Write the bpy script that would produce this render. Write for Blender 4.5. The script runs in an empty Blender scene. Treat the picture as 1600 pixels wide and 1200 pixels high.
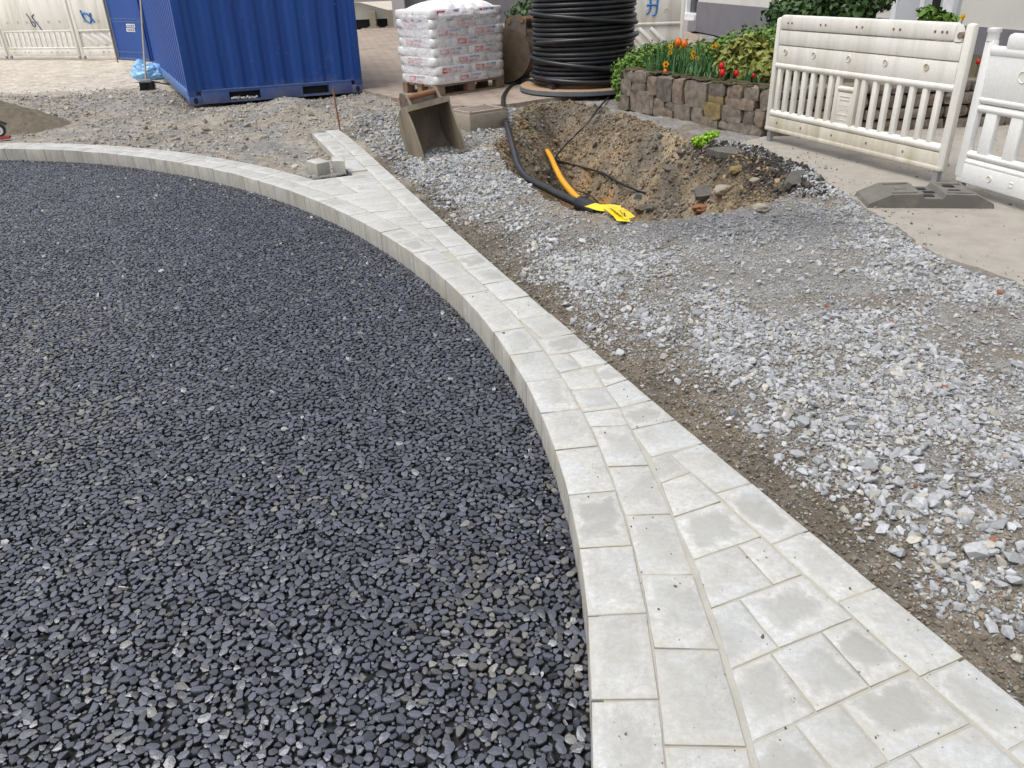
import bpy, bmesh, math, random
import numpy as np
from mathutils import Vector, Matrix, Euler

random.seed(7)
RNG = np.random.default_rng(11)
SC = bpy.context.scene
COL = SC.collection

# ------------------------------------------------------------------ camera
F_PX, CAM_H = 1200.0, 1.45
_d = np.array([90., 2250., 1200.]); _d /= np.linalg.norm(_d)          # straight down, seen from the lens
_up = -_d
_fw = np.array([0, 0, 1.]) - _up[2] * _up; _fw /= np.linalg.norm(_fw)
CM = np.stack([np.cross(_fw, _up), _fw, _up])
CP = np.array([0, 0, CAM_H])

cd = bpy.data.cameras.new('camera'); cam = bpy.data.objects.new('camera', cd); COL.objects.link(cam)
cd.sensor_width = 36.0; cd.lens = 36.0 * F_PX / 1600.0
cd.clip_start = 0.05; cd.clip_end = 2000
_r, _u, _f = CM[:, 0], -CM[:, 1], CM[:, 2]
cam.matrix_world = Matrix(((_r[0], _u[0], -_f[0], 0), (_r[1], _u[1], -_f[1], 0), (_r[2], _u[2], -_f[2], CAM_H), (0, 0, 0, 1)))
SC.camera = cam

# ------------------------------------------------------------------ light
SUN_EL, SUN_AZ = 66.0, 245.0        # degrees; azimuth clockwise from +Y
w = bpy.data.worlds.new('World'); SC.world = w; w.use_nodes = True
nt = w.node_tree; bg = nt.nodes['Background']
sky = nt.nodes.new('ShaderNodeTexSky'); sky.sky_type = 'NISHITA'; sky.sun_disc = False
sky.sun_elevation = math.radians(SUN_EL); sky.sun_rotation = math.radians(SUN_AZ)
sky.air_density = 1.0; sky.dust_density = 4.0; sky.ozone_density = 1.0
hs = nt.nodes.new('ShaderNodeHueSaturation'); hs.inputs['Saturation'].default_value = 0.30
nt.links.new(sky.outputs[0], hs.inputs['Color']); nt.links.new(hs.outputs[0], bg.inputs[0])
bg.inputs[1].default_value = 0.145
sd = bpy.data.lights.new('sun', 'SUN'); sd.energy = 1.45; sd.angle = math.radians(38); sd.color = (1, 0.98, 0.95)
sun = bpy.data.objects.new('sun', sd); COL.objects.link(sun)
_e, _a = math.radians(SUN_EL), math.radians(SUN_AZ)
sun.rotation_euler = Vector((math.sin(_a) * math.cos(_e), math.cos(_a) * math.cos(_e), math.sin(_e))).to_track_quat('Z', 'Y').to_euler()
SC.view_settings.view_transform = 'Standard'; SC.view_settings.look = 'None'
SC.view_settings.exposure = 0.45; SC.view_settings.gamma = 1.0

# ------------------------------------------------------------------ pixel helpers
def ray(x, y): return CM @ np.array([x - 800., y - 600., F_PX])
def g(x, y, z=0.0):
    r = ray(x, y); return CP + r * ((z - CAM_H) / r[2])
def at_y(x, y, Y):
    r = ray(x, y); return CP + r * (Y / r[1])
def pix(P):
    c = (np.asarray(P, float) - CP) @ CM
    return 800 + F_PX * c[..., 0] / c[..., 2], 600 + F_PX * c[..., 1] / c[..., 2], c[..., 2]

# ------------------------------------------------------------------ noise
_T = RNG.random((256, 256))
def vnoise(x, y):
    xi = np.floor(x).astype(int); yi = np.floor(y).astype(int); fx = x - xi; fy = y - yi
    fx = fx * fx * (3 - 2 * fx); fy = fy * fy * (3 - 2 * fy)
    a = _T[xi & 255, yi & 255]; b = _T[(xi + 1) & 255, yi & 255]; c = _T[xi & 255, (yi + 1) & 255]; d = _T[(xi + 1) & 255, (yi + 1) & 255]
    return (a * (1 - fx) + b * fx) * (1 - fy) + (c * (1 - fx) + d * fx) * fy
def fbm(x, y, f=1.0, o=4):
    s = 0; a = 0.5; t = 0
    for k in range(o):
        s = s + a * vnoise(x * f + 17.3 * k, y * f - 9.1 * k); t += a; a *= 0.5; f *= 2.03
    return s / t
def sstep(a, b, v):
    t = np.clip((v - a) / (b - a), 0, 1); return t * t * (3 - 2 * t)

# ------------------------------------------------------------------ materials
def new_mat(name):
    m = bpy.data.materials.new(name); m.use_nodes = True
    return m, m.node_tree, m.node_tree.nodes['Principled BSDF']
def N(nt, t, **kw):
    n = nt.nodes.new(t)
    for k, v in kw.items(): setattr(n, k, v)
    return n
def mixc(nt, fac, a, b, mode='MIX'):
    n = N(nt, 'ShaderNodeMix', data_type='RGBA', blend_type=mode)
    for s, v in ((n.inputs[0], fac), (n.inputs[6], a), (n.inputs[7], b)):
        if isinstance(v, (int, float)): s.default_value = v
        elif isinstance(v, tuple): s.default_value = (*v[:3], 1)
        else: nt.links.new(v, s)
    return n.outputs[2]
def noise(nt, vec, scale, detail=4, rough=0.55, dist=0.0):
    n = N(nt, 'ShaderNodeTexNoise'); n.inputs['Scale'].default_value = scale; n.inputs['Detail'].default_value = detail
    n.inputs['Roughness'].default_value = rough; n.inputs['Distortion'].default_value = dist
    if vec is not None: nt.links.new(vec, n.inputs['Vector'])
    return n.outputs['Fac']
def ramp(nt, v, a, b, lo=0.0, hi=1.0):
    n = N(nt, 'ShaderNodeMapRange'); n.inputs[1].default_value = a; n.inputs[2].default_value = b
    n.inputs[3].default_value = lo; n.inputs[4].default_value = hi; nt.links.new(v, n.inputs[0]); return n.outputs[0]
def wpos(nt): return N(nt, 'ShaderNodeNewGeometry').outputs['Position']
def scaled(nt, v, s):
    n = N(nt, 'ShaderNodeVectorMath', operation='MULTIPLY'); n.inputs[1].default_value = s; nt.links.new(v, n.inputs[0]); return n.outputs[0]
def bump(nt, b, h, strength=0.3, dist=0.01):
    n = N(nt, 'ShaderNodeBump'); n.inputs['Strength'].default_value = strength; n.inputs['Distance'].default_value = dist
    nt.links.new(h, n.inputs['Height']); nt.links.new(n.outputs[0], b.inputs['Normal'])
MATS = {}
def M(name, base=(.5, .5, .5), dirt=None, rough=0.6, sc=6.0, amt=0.6, fine=60.0, bs=0.25, bd=0.004, metal=0.0, streak=False, spec=0.5, lo=.45, hi=.7):
    """paint, metal, wood ...: base colour, large worn/dirty patches, fine grain and relief"""
    if name in MATS: return MATS[name]
    m, nt, b = new_mat(name); p = wpos(nt)
    pv = scaled(nt, p, (1, 1, 0.12)) if streak else p
    n1 = noise(nt, pv, sc, 5, 0.6); n2 = noise(nt, p, fine, 3)
    dirt = dirt or tuple(c * 0.6 for c in base)
    f = ramp(nt, n1, lo, hi, 0, amt)
    c = mixc(nt, f, base, dirt)
    c = mixc(nt, ramp(nt, n2, .3, .7, 0, .35), c, tuple(c_ * .72 for c_ in base))
    nt.links.new(c, b.inputs['Base Color']); b.inputs['Roughness'].default_value = rough; b.inputs['Metallic'].default_value = metal
    b.inputs['Specular IOR Level'].default_value = spec
    bump(nt, b, n2, bs, bd); MATS[name] = m; return m

def mat_tint(name, rough, spec, fine, bs, vary=.35):
    m, nt, b = new_mat(name)
    a = N(nt, 'ShaderNodeAttribute', attribute_type='INSTANCER', attribute_name='tint')
    n = noise(nt, wpos(nt), fine, 3)
    c = mixc(nt, 1.0, a.outputs['Color'], mixc(nt, n, (1 - vary,) * 3, (1 + vary * .6,) * 3), 'MULTIPLY')
    nt.links.new(c, b.inputs['Base Color']); b.inputs['Roughness'].default_value = rough; b.inputs['Specular IOR Level'].default_value = spec
    bump(nt, b, n, bs, .003); MATS[name] = m; return m

def mat_paver():
    m, nt, b = new_mat('concrete_paver')
    tc = N(nt, 'ShaderNodeTexCoord'); oi = N(nt, 'ShaderNodeObjectInfo'); p = wpos(nt)
    sx = N(nt, 'ShaderNodeSeparateXYZ'); nt.links.new(tc.outputs['UV'], sx.inputs[0])
    def edge(o):
        a = N(nt, 'ShaderNodeMath', operation='SUBTRACT'); nt.links.new(o, a.inputs[0]); a.inputs[1].default_value = .5
        c = N(nt, 'ShaderNodeMath', operation='ABSOLUTE'); nt.links.new(a.outputs[0], c.inputs[0]); return c.outputs[0]
    mx = N(nt, 'ShaderNodeMath', operation='MAXIMUM'); nt.links.new(edge(sx.outputs[0]), mx.inputs[0]); nt.links.new(edge(sx.outputs[1]), mx.inputs[1])
    big = noise(nt, p, 9, 4, .6); ad = N(nt, 'ShaderNodeMath', operation='MULTIPLY_ADD')
    nt.links.new(big, ad.inputs[0]); ad.inputs[1].default_value = .75; nt.links.new(mx.outputs[0], ad.inputs[2])
    damp = ramp(nt, ad.outputs[0], .60, .74, 1, 0)                   # greyer heart of the stone, chalky rim
    rnd = oi.outputs['Random']
    lt = mixc(nt, rnd, (.42, .418, .40), (.56, .558, .545))
    dk = mixc(nt, rnd, (.28, .282, .268), (.37, .378, .37))
    f = N(nt, 'ShaderNodeMath', operation='MULTIPLY'); nt.links.new(damp, f.inputs[0])
    r2 = N(nt, 'ShaderNodeMath', operation='FRACT'); r3 = N(nt, 'ShaderNodeMath', operation='MULTIPLY'); nt.links.new(rnd, r3.inputs[0]); r3.inputs[1].default_value = 7.31
    nt.links.new(r3.outputs[0], r2.inputs[0]); nt.links.new(r2.outputs[0], f.inputs[1])
    c = mixc(nt, f.outputs[0], lt, dk)
    rim = ramp(nt, ad.outputs[0], .68, .75, 0, .55); rim2 = ramp(nt, ad.outputs[0], .75, .84, 1, 0); rm = N(nt, 'ShaderNodeMath', operation='MULTIPLY'); nt.links.new(rim, rm.inputs[0]); nt.links.new(rim2, rm.inputs[1]); rq = N(nt, 'ShaderNodeMath', operation='MULTIPLY'); nt.links.new(rm.outputs[0], rq.inputs[0]); nt.links.new(r2.outputs[0], rq.inputs[1]); c = mixc(nt, rq.outputs[0], c, (.66, .665, .66))
    blot = noise(nt, p, 22, 5, .65, .4); c = mixc(nt, ramp(nt, blot, .42, .72, 0, .75), c, (.36, .35, .32))
    bl2 = noise(nt, p, 5.5, 3, .5, .8); c = mixc(nt, ramp(nt, bl2, .48, .66, 0, .6), c, (.52, .55, .575))
    med = noise(nt, p, 60, 4, .7); c = mixc(nt, ramp(nt, med, .40, .62, .38, 0), c, (.30, .29, .26))
    sand = N(nt, 'ShaderNodeMath', operation='MULTIPLY'); nt.links.new(ramp(nt, mx.outputs[0], .40, .5, 0, 1), sand.inputs[0]); nt.links.new(ramp(nt, noise(nt, p, 13, 3), .42, .62, 0, .7), sand.inputs[1]); c = mixc(nt, sand.outputs[0], c, (.46, .42, .32))
    fine = noise(nt, p, 260, 3, .7); c = mixc(nt, ramp(nt, fine, .35, .65, 0, .32), c, (.33, .325, .30))
    spk = noise(nt, p, 95, 2, .5); c = mixc(nt, ramp(nt, spk, .71, .76, 0, .75), c, (.17, .15, .12))
    # run-off streaks and bitumen smears, over a painted shade that darkens every upright face
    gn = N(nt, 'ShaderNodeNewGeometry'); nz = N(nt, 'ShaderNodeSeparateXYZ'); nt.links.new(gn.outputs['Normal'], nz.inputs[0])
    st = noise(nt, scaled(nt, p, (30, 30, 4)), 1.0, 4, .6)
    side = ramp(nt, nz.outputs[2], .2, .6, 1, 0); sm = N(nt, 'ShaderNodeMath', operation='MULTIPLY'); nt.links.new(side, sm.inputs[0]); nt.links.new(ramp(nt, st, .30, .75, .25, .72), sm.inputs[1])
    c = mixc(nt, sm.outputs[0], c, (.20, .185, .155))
    nt.links.new(c, b.inputs['Base Color']); b.inputs['Roughness'].default_value = .82; b.inputs['Specular IOR Level'].default_value = .3
    hh = N(nt, 'ShaderNodeMath', operation='ADD'); nt.links.new(fine, hh.inputs[0]); nt.links.new(spk, hh.inputs[1])
    bump(nt, b, hh.outputs[0], .35, .002); MATS['paver'] = m; return m

def mat_ground():
    m, nt, b = new_mat('site_ground'); p = wpos(nt)
    a = N(nt, 'ShaderNodeAttribute', attribute_type='GEOMETRY', attribute_name='soil')
    n1 = noise(nt, p, 14, 6, .65); n2 = noise(nt, p, 120, 4, .7); n3 = noise(nt, p, 3.0, 4, .6)
    c = mixc(nt, 1.0, a.outputs['Color'], mixc(nt, ramp(nt, n1, .3, .7), (.62, .60, .58), (1.25, 1.25, 1.25)), 'MULTIPLY')
    c = mixc(nt, 1.0, c, mixc(nt, ramp(nt, n2, .3, .7), (.6, .6, .6), (1.3, 1.3, 1.3)), 'MULTIPLY')
    c = mixc(nt, 1.0, c, mixc(nt, ramp(nt, n3, .35, .65), (.82, .80, .78), (1.1, 1.1, 1.1)), 'MULTIPLY')
    nt.links.new(c, b.inputs['Base Color']); b.inputs['Roughness'].default_value = .9; b.inputs['Specular IOR Level'].default_value = .2
    s = N(nt, 'ShaderNodeMath', operation='ADD'); nt.links.new(n1, s.inputs[0]); nt.links.new(n2, s.inputs[1])
    bump(nt, b, s.outputs[0], .7, .012); MATS['ground'] = m; return m

def mat_film():
    m, nt, b = new_mat('stretch_film'); p = wpos(nt)
    n = noise(nt, scaled(nt, p, (9, 9, 14)), 1.0, 5, .6, .6)
    b.inputs['Base Color'].default_value = (.86, .84, .87, 1); b.inputs['Roughness'].default_value = .28
    at = N(nt, 'ShaderNodeAttribute', attribute_name='cover')
    al = N(nt, 'ShaderNodeMath', operation='MULTIPLY_ADD'); nt.links.new(ramp(nt, n, .35, .75, -.12, .30), al.inputs[0]); al.inputs[1].default_value = 1.0
    nt.links.new(at.outputs['Fac'], al.inputs[2]); al.use_clamp = True
    nt.links.new(al.outputs[0], b.inputs['Alpha']); bump(nt, b, n, .8, .03); MATS['film'] = m; return m

def mat_container():
    m, nt, b = new_mat('blue_paint'); p = wpos(nt)
    n1 = noise(nt, scaled(nt, p, (1, 1, .2)), 2.2, 5, .6); c = mixc(nt, ramp(nt, n1, .4, .7, 0, .7), (.003, .048, .25), (.007, .075, .32))
    n2 = noise(nt, p, 9, 5, .65, .5); c = mixc(nt, ramp(nt, n2, .62, .74, 0, .45), c, (.06, .13, .33))          # chalked paint
    n3 = noise(nt, p, 26, 4, .6, .2); c = mixc(nt, ramp(nt, n3, .715, .73, 0, .8), c, (.42, .46, .50))           # chips and scuffs
    n4 = noise(nt, p, 17, 4, .6); c = mixc(nt, ramp(nt, n4, .70, .73, 0, .8), c, (.14, .06, .03))                # rust
    sz = N(nt, 'ShaderNodeSeparateXYZ'); nt.links.new(p, sz.inputs[0]); ad = N(nt, 'ShaderNodeMath', operation='MULTIPLY_ADD'); nt.links.new(noise(nt, p, 6, 5, .65), ad.inputs[0]); ad.inputs[1].default_value = -.5; nt.links.new(sz.outputs[2], ad.inputs[2])
    c = mixc(nt, ramp(nt, ad.outputs[0], -.30, .0, .6, 0), c, (.22, .21, .20))                                   # mud splashed on the base
    nt.links.new(c, b.inputs['Base Color']); b.inputs['Roughness'].default_value = .42; bump(nt, b, n2, .08, .01); MATS['blue_paint'] = m
def mat_leaf(name, c1, c2):
    m, nt, b = new_mat(name); p = wpos(nt)
    c = mixc(nt, ramp(nt, noise(nt, p, 24, 3), .3, .7), c1, c2)
    nt.links.new(c, b.inputs['Base Color']); b.inputs['Roughness'].default_value = .5; b.inputs['Specular IOR Level'].default_value = .35
    b.inputs['Subsurface Weight'].default_value = 0.0
    MATS[name] = m; return m

# ------------------------------------------------------------------ mesh building
def frame_of(d):
    d = Vector(d).normalized(); a = Vector((0, 0, 1)) if abs(d.z) < .9 else Vector((1, 0, 0))
    u = d.cross(a).normalized(); return u, d.cross(u).normalized()
class MB:
    def __init__(s): s.v = []; s.f = []
    def add(s, vs, fs):
        o = len(s.v); s.v += [tuple(v) for v in vs]; s.f += [tuple(i + o for i in f) for f in fs]; return s
    def box(s, c, d, rz=0.0, ch=0.0, rx=0.0, ry=0.0):
        """box of size d centred at c, edges chamfered by ch"""
        h = [k / 2 for k in d]; R = Euler((rx, ry, rz)).to_matrix(); c = Vector(c)
        if ch <= 0:
            vs = [R @ Vector((x * h[0], y * h[1], z * h[2])) + c for z in (-1, 1) for y in (-1, 1) for x in (-1, 1)]
            return s.add(vs, [(0, 2, 3, 1), (4, 5, 7, 6), (0, 1, 5, 4), (2, 6, 7, 3), (0, 4, 6, 2), (1, 3, 7, 5)])
        bm = bmesh.new(); bmesh.ops.create_cube(bm, size=1.0); bmesh.ops.scale(bm, vec=d, verts=bm.verts)
        bmesh.ops.bevel(bm, geom=bm.edges[:], offset=min(ch, min(d) * .45), segments=2, profile=.5, affect='EDGES')
        bm.verts.index_update(); s.add([R @ v.co + c for v in bm.verts], [tuple(v.index for v in f.verts) for f in bm.faces]); bm.free(); return s
    def tube(s, pts, r, n=10, caps=True, closed=False):
        P = [Vector(p) for p in pts]; rs = r if hasattr(r, '__len__') else [r] * len(P); vs = []; fs = []; u = None
        for i, p in enumerate(P):
            d = (P[(i + 1) % len(P)] - P[i - 1]) if closed else (P[min(i + 1, len(P) - 1)] - P[max(i - 1, 0)]); d.normalize()
            if u is None: u, _ = frame_of(d)
            u = (u - d * u.dot(d)).normalized(); t = d.cross(u)
            for k in range(n):
                a = 2 * math.pi * k / n; vs.append(p + (u * math.cos(a) + t * math.sin(a)) * rs[i])
        L = len(P)
        for i in range(L if closed else L - 1):
            j = (i + 1) % L
            for k in range(n): fs.append((i * n + k, i * n + (k + 1) % n, j * n + (k + 1) % n, j * n + k))
        if caps and not closed: fs.append(tuple(range(n - 1, -1, -1))); fs.append(tuple((L - 1) * n + k for k in range(n)))
        return s.add(vs, fs)
    def lathe(s, prof, c=(0, 0, 0), n=48):
        vs = []; fs = []; c = Vector(c); L = len(prof)
        for r, z in prof:
            for k in range(n):
                a = 2 * math.pi * k / n; vs.append(c + Vector((r * math.cos(a), r * math.sin(a), z)))
        for i in range(L - 1):
            for k in range(n): fs.append((i * n + k, i * n + (k + 1) % n, (i + 1) * n + (k + 1) % n, (i + 1) * n + k))
        return s.add(vs, fs)
    def prism(s, poly, o, ax, ay, az, depth):
        """polygon in the (ax, ay) plane at o, pushed out along az by depth"""
        o, ax, ay, az = Vector(o), Vector(ax), Vector(ay), Vector(az); n = len(poly)
        a = [o + ax * p[0] + ay * p[1] for p in poly]; b = [p + az * depth for p in a]
        return s.add(a + b, [tuple(range(n - 1, -1, -1)), tuple(range(n, 2 * n))] + [(i, (i + 1) % n, n + (i + 1) % n, n + i) for i in range(n)])
    def build(s, name, mat, parent=None, smooth=False, fix=True):
        me = bpy.data.meshes.new(name); me.from_pydata(s.v, [], s.f)
        if fix:
            bm = bmesh.new(); bm.from_mesh(me); bmesh.ops.recalc_face_normals(bm, faces=bm.faces[:]); bm.to_mesh(me); bm.free()
        return link(name, me, mat, parent, smooth)
def link(name, me, mat, parent=None, smooth=False):
    if mat is not None and not me.materials: me.materials.append(MATS[mat] if isinstance(mat, str) else mat)
    if smooth:
        me.polygons.foreach_set('use_smooth', [True] * len(me.polygons))
        if smooth != 'all': me.set_sharp_from_angle(angle=math.radians(38))
    o = bpy.data.objects.new(name, me); COL.objects.link(o)
    if parent is not None: o.parent = parent
    return o
def empty(name, loc=(0, 0, 0), rz=0.0, rot=None):
    o = bpy.data.objects.new(name, None); COL.objects.link(o); o.location = loc; o.empty_display_size = .1
    o.rotation_euler = rot if rot is not None else (0, 0, rz); return o
def tag(o, label=None, cat=None, group=None, kind=None):
    if label: o['label'] = label
    if cat: o['category'] = cat
    if group: o['group'] = group
    if kind: o['kind'] = kind
    return o
def copy_tree(o, parent=None):
    c = o.copy(); COL.objects.link(c); c.parent = parent
    for ch in o.children: copy_tree(ch, c)
    return c
def np_mesh(name, V, Fq):
    me = bpy.data.meshes.new(name); me.vertices.add(len(V)); me.vertices.foreach_set('co', np.asarray(V, np.float32).ravel())
    k = Fq.shape[1]; me.loops.add(Fq.size); me.loops.foreach_set('vertex_index', Fq.astype(np.int32).ravel())
    me.polygons.add(len(Fq)); me.polygons.foreach_set('loop_start', np.arange(len(Fq), dtype=np.int32) * k)
    me.update(calc_edges=True); me.validate(); return me
def catmull(pts, n=8):
    P = [Vector(p) for p in pts]; P = [P[0] * 2 - P[1]] + P + [P[-1] * 2 - P[-2]]; out = []
    for i in range(1, len(P) - 2):
        for k in range(n):
            t = k / n; a, b, c, d = P[i - 1:i + 3]
            out.append(.5 * ((2 * b) + (c - a) * t + (2 * a - 5 * b + 4 * c - d) * t * t + (3 * b - a - 3 * c + d) * t ** 3))
    out.append(P[-2]); return out
def blob(mb, c, r, sub=2, amp=.2, f=2.0, seed=0.0):
    bm = bmesh.new(); bmesh.ops.create_icosphere(bm, subdivisions=sub, radius=1.0)
    from mathutils import noise as mn
    vs = []
    for v in bm.verts:
        q = v.co * (1 + amp * mn.fractal(v.co * f + Vector((seed, seed * 1.7, -seed)), 1.0, 2.0, 3))
        vs.append(Vector((q.x * r[0], q.y * r[1], q.z * r[2])) + Vector(c))
    bm.verts.index_update(); mb.add(vs, [tuple(v.index for v in f_.verts) for f_ in bm.faces]); bm.free(); return mb

# materials used all over
mat_paver(); mat_ground(); mat_film()
mat_tint('stone_tint', .85, .25, 90, .5)
mat_tint('bitumen_tint', .36, .95, 160, .3, .45)
M('bitumen_bed', (.006, .006, .007), rough=.7, fine=200)
M('joint_sand', (.40, .385, .34), (.30, .285, .24), fine=300, rough=.95, sc=12)
M('worn_asphalt', (.355, .325, .285), (.215, .20, .175), rough=.9, sc=6.5, fine=140, amt=.65, bs=1.0, bd=.006, lo=.40, hi=.75)
mat_container()
M('blue_paint_worn', (.085, .17, .36), (.02, .06, .21), rough=.55, sc=9, fine=50, bs=.2)
M('shade_black', (.012, .012, .014), rough=.8)  # near-black standing in for the shade of holes and gaps
M('white_plastic', (.75, .73, .675), (.44, .40, .30), rough=.5, sc=5, amt=.8, fine=70, streak=True, lo=.46, hi=.74)
M('white_plastic_clean', (.78, .78, .76), (.60, .58, .52), rough=.42, sc=4, amt=.5, fine=60, streak=True)
M('dirty_plastic', (.60, .565, .48), (.34, .28, .17), rough=.6, sc=7, amt=.75, fine=60, streak=True, lo=.42, hi=.66)
M('rubber', (.13, .122, .108), (.23, .21, .175), rough=.8, sc=6, fine=120, amt=.9, bs=.5)
M('cable_black', (.014, .015, .018), (.04, .04, .042), rough=.38, sc=8, fine=40, bs=.1)
M('drum_wood', (.34, .22, .135), (.21, .145, .095), rough=.8, sc=8, fine=60)
M('drum_rim', (.16, .175, .185), (.09, .09, .09), rough=.6, metal=.3)
M('yellow_pipe', (.85, .40, .02), (.62, .30, .03), rough=.4, sc=10, amt=.4)
M('yellow_tape', (.85, .66, .03), (.68, .50, .04), rough=.35, sc=16, amt=.4)
M('ink_black', (.02, .02, .02), rough=.6)
M('bucket_steel', (.135, .10, .066), (.06, .042, .03), rough=.55, metal=.25, sc=8, amt=.85, fine=80, bs=.35)
M('bucket_mud', (.29, .24, .175), (.125, .10, .072), rough=.6, metal=.15, sc=7, amt=.9, fine=60, bs=.5, streak=True, lo=.38, hi=.66)
M('rust', (.23, .105, .045), (.12, .06, .035), rough=.8, sc=20)
M('iron', (.19, .165, .14), (.115, .085, .065), rough=.6, metal=.5, sc=16)
M('old_concrete', (.30, .265, .21), (.17, .145, .11), rough=.9, sc=9, fine=110, bs=.7, bd=.008)
M('dusty_iron', (.33, .27, .22), (.20, .155, .12), rough=.8, sc=14)
M('pallet_wood', (.24, .165, .11), (.12, .085, .06), rough=.85, sc=10, fine=90, bs=.4)
M('bag_paper', (.76, .76, .755), (.62, .62, .61), rough=.6, sc=6, fine=90, amt=.5, bs=.1)
M('print_red', (.58, .025, .03), rough=.5, fine=200); M('print_blue', (.03, .10, .36), rough=.5); M('print_white', (.8, .8, .8), rough=.5)
M('plaster_white', (.60, .59, .545), (.50, .485, .44), rough=.9, sc=1.5, fine=90, bs=.5)
M('plinth_grey', (.175, .17, .19), (.135, .13, .145), rough=.9, sc=2.5, fine=80, bs=.5)
M('pier_grey', (.42, .40, .405), (.34, .325, .32), rough=.9, sc=2, fine=80)
M('frame_white', (.75, .76, .78), rough=.4); M('glass_dark', (.012, .012, .014), rough=.08)
M('door_grey', (.50, .52, .55), rough=.4, sc=1)
M('trailer_green', (.40, .41, .33), (.30, .32, .27), rough=.6, sc=2, streak=True)
M('wood_handle', (.43, .36, .26), (.28, .24, .19), rough=.7, sc=18)
M('bristle', (.035, .035, .04), rough=.9); M('alu', (.42, .43, .44), rough=.4, metal=.6)
M('bag_blue', (.22, .48, .78), (.40, .62, .85), rough=.25, sc=14, amt=.7, fine=40, bs=.5, bd=.02)
M('steel_galv', (.33, .34, .35), (.20, .18, .16), rough=.5, metal=.5, sc=10)
M('sandpile', (.19, .16, .115), (.115, .095, .07), rough=.95, sc=14, fine=120, bs=.9, bd=.02)
M('slab_tar', (.10, .095, .085), (.19, .175, .145), rough=.9, sc=14, fine=120, bs=.6, bd=.008)
M('tool_red', (.45, .06, .05), rough=.5); M('tool_white', (.8, .8, .78), rough=.4)
for nm, a, b in (('wall_stone_grey', (.25, .21, .17), (.10, .082, .062)), ('wall_stone_brown', (.25, .19, .145), (.095, .072, .052)), ('wall_stone_ochre', (.27, .205, .085), (.125, .098, .055)), ('wall_stone_dark', (.175, .148, .122), (.065, .056, .046))):
    M(nm, a, b, rough=.95, sc=16, fine=90, amt=.85, bs=.9, bd=.012, lo=.4, hi=.62)
M('wall_earth', (.03, .025, .018), rough=1); M('moss', (.055, .048, .02), (.09, .045, .025), rough=1, sc=30, fine=120, bs=.9)
mat_leaf('leaf_box', (.055, .125, .018), (.15, .26, .035)); mat_leaf('leaf_peony', (.10, .16, .03), (.27, .24, .05)); mat_leaf('leaf_blade', (.035, .10, .03), (.075, .17, .055))
mat_leaf('leaf_lime', (.17, .36, .02), (.34, .56, .04)); mat_leaf('leaf_dark', (.022, .055, .014), (.06, .115, .03)); mat_leaf('stem', (.06, .10, .03), (.10, .12, .05))
M('petal_orange', (.80, .17, .015), (.85, .30, .03), rough=.5, sc=30); M('petal_red', (.62, .008, .012), (.5, .01, .02), rough=.5, sc=30); M('petal_yellow', (.82, .56, .03), (.8, .42, .03), rough=.5, sc=30)
M('twig', (.10, .075, .05), rough=.9)
M('spray_blue', (.02, .17, .48), rough=.5); M('spray_dark', (.03, .05, .14), rough=.5)

# ------------------------------------------------------------------ the lines of the kerb
CC = np.array([-6.8, 1.4])
A_PX = [(0, 232), (140, 238), (280, 250), (385, 280), (450, 300), (500, 317), (550, 342), (600, 365), (650, 392), (700, 434), (740, 475), (797, 560), (840, 646), (862, 701), (880, 773), (897, 857), (904, 900), (915, 963), (932, 1098), (935, 1200)]
D_PX = [(530, 202), (575, 239), (620, 279), (665, 320), (717, 367), (762, 404), (820, 455), (892, 517), (952, 567), (1022, 625), (1097, 690), (1174, 754), (1233, 800), (1373, 917), (1507, 1027), (1600, 1100)]
_A = np.array([g(*p)[:2] for p in A_PX]) - CC
_pa = np.polyfit(np.arctan2(_A[:, 1], _A[:, 0]), np.hypot(_A[:, 0], _A[:, 1]), 4)
def rA(th):
    t = np.clip(th, -.05, 1.38); return np.polyval(_pa, t)
def sA(x, y):                      # > 0 on the paved side of the kerb line
    dx, dy = x - CC[0], y - CC[1]; return np.hypot(dx, dy) - rA(np.arctan2(dy, dx))
def pA(th, off=0.0): r = rA(th) + off; return np.array([CC[0] + r * np.cos(th), CC[1] + r * np.sin(th)])
_D = np.array([g(*p)[:2] for p in D_PX]); _pd = np.polyfit(_D[:, 1], _D[:, 0], 5); _pdd = np.polyder(_pd)
Y_TIP = 8.9
def xD(y):
    t = np.clip(y, 1.1, 9.2); return np.polyval(_pd, t) + (y - t) * np.polyval(_pdd, t)
def sD(x, y):                      # > 0 on the gravel side
    s = np.polyval(_pdd, np.clip(y, 1.1, 9.2)); return (x - xD(y)) / np.sqrt(1 + s * s)
def pD(y, off=0.0):
    s = np.polyval(_pdd, np.clip(y, 1.1, 9.2)); n = np.array([1.0, -s]) / math.sqrt(1 + s * s); return np.array([xD(y), y]) + n * off
KERB_W = .155; ASPH_Z = -.12

# ------------------------------------------------------------------ ground
def inpoly(x, y, P):
    r = np.zeros(x.shape, bool); n = len(P)
    for i in range(n):
        x0, y0 = P[i]; x1, y1 = P[(i + 1) % n]
        c = ((y0 > y) != (y1 > y)) & (x < (x1 - x0) * (y - y0) / ((y1 - y0) + 1e-12) + x0); r ^= c
    return r
def dpoly(x, y, P):
    d = np.full(x.shape, 1e9)
    for (x0, y0), (x1, y1) in zip(P[:-1], P[1:]):
        ex, ey = x1 - x0, y1 - y0; t = np.clip(((x - x0) * ex + (y - y0) * ey) / (ex * ex + ey * ey), 0, 1)
        d = np.minimum(d, np.hypot(x - x0 - t * ex, y - y0 - t * ey))
    return d
def P2(l, z=-.02): return [tuple(g(*p, z)[:2]) for p in l]
PIT_N = P2([(770, 232), (800, 280), (862, 324), (930, 346), (1000, 350), (1100, 339), (1200, 322), (1262, 300)])
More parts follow.
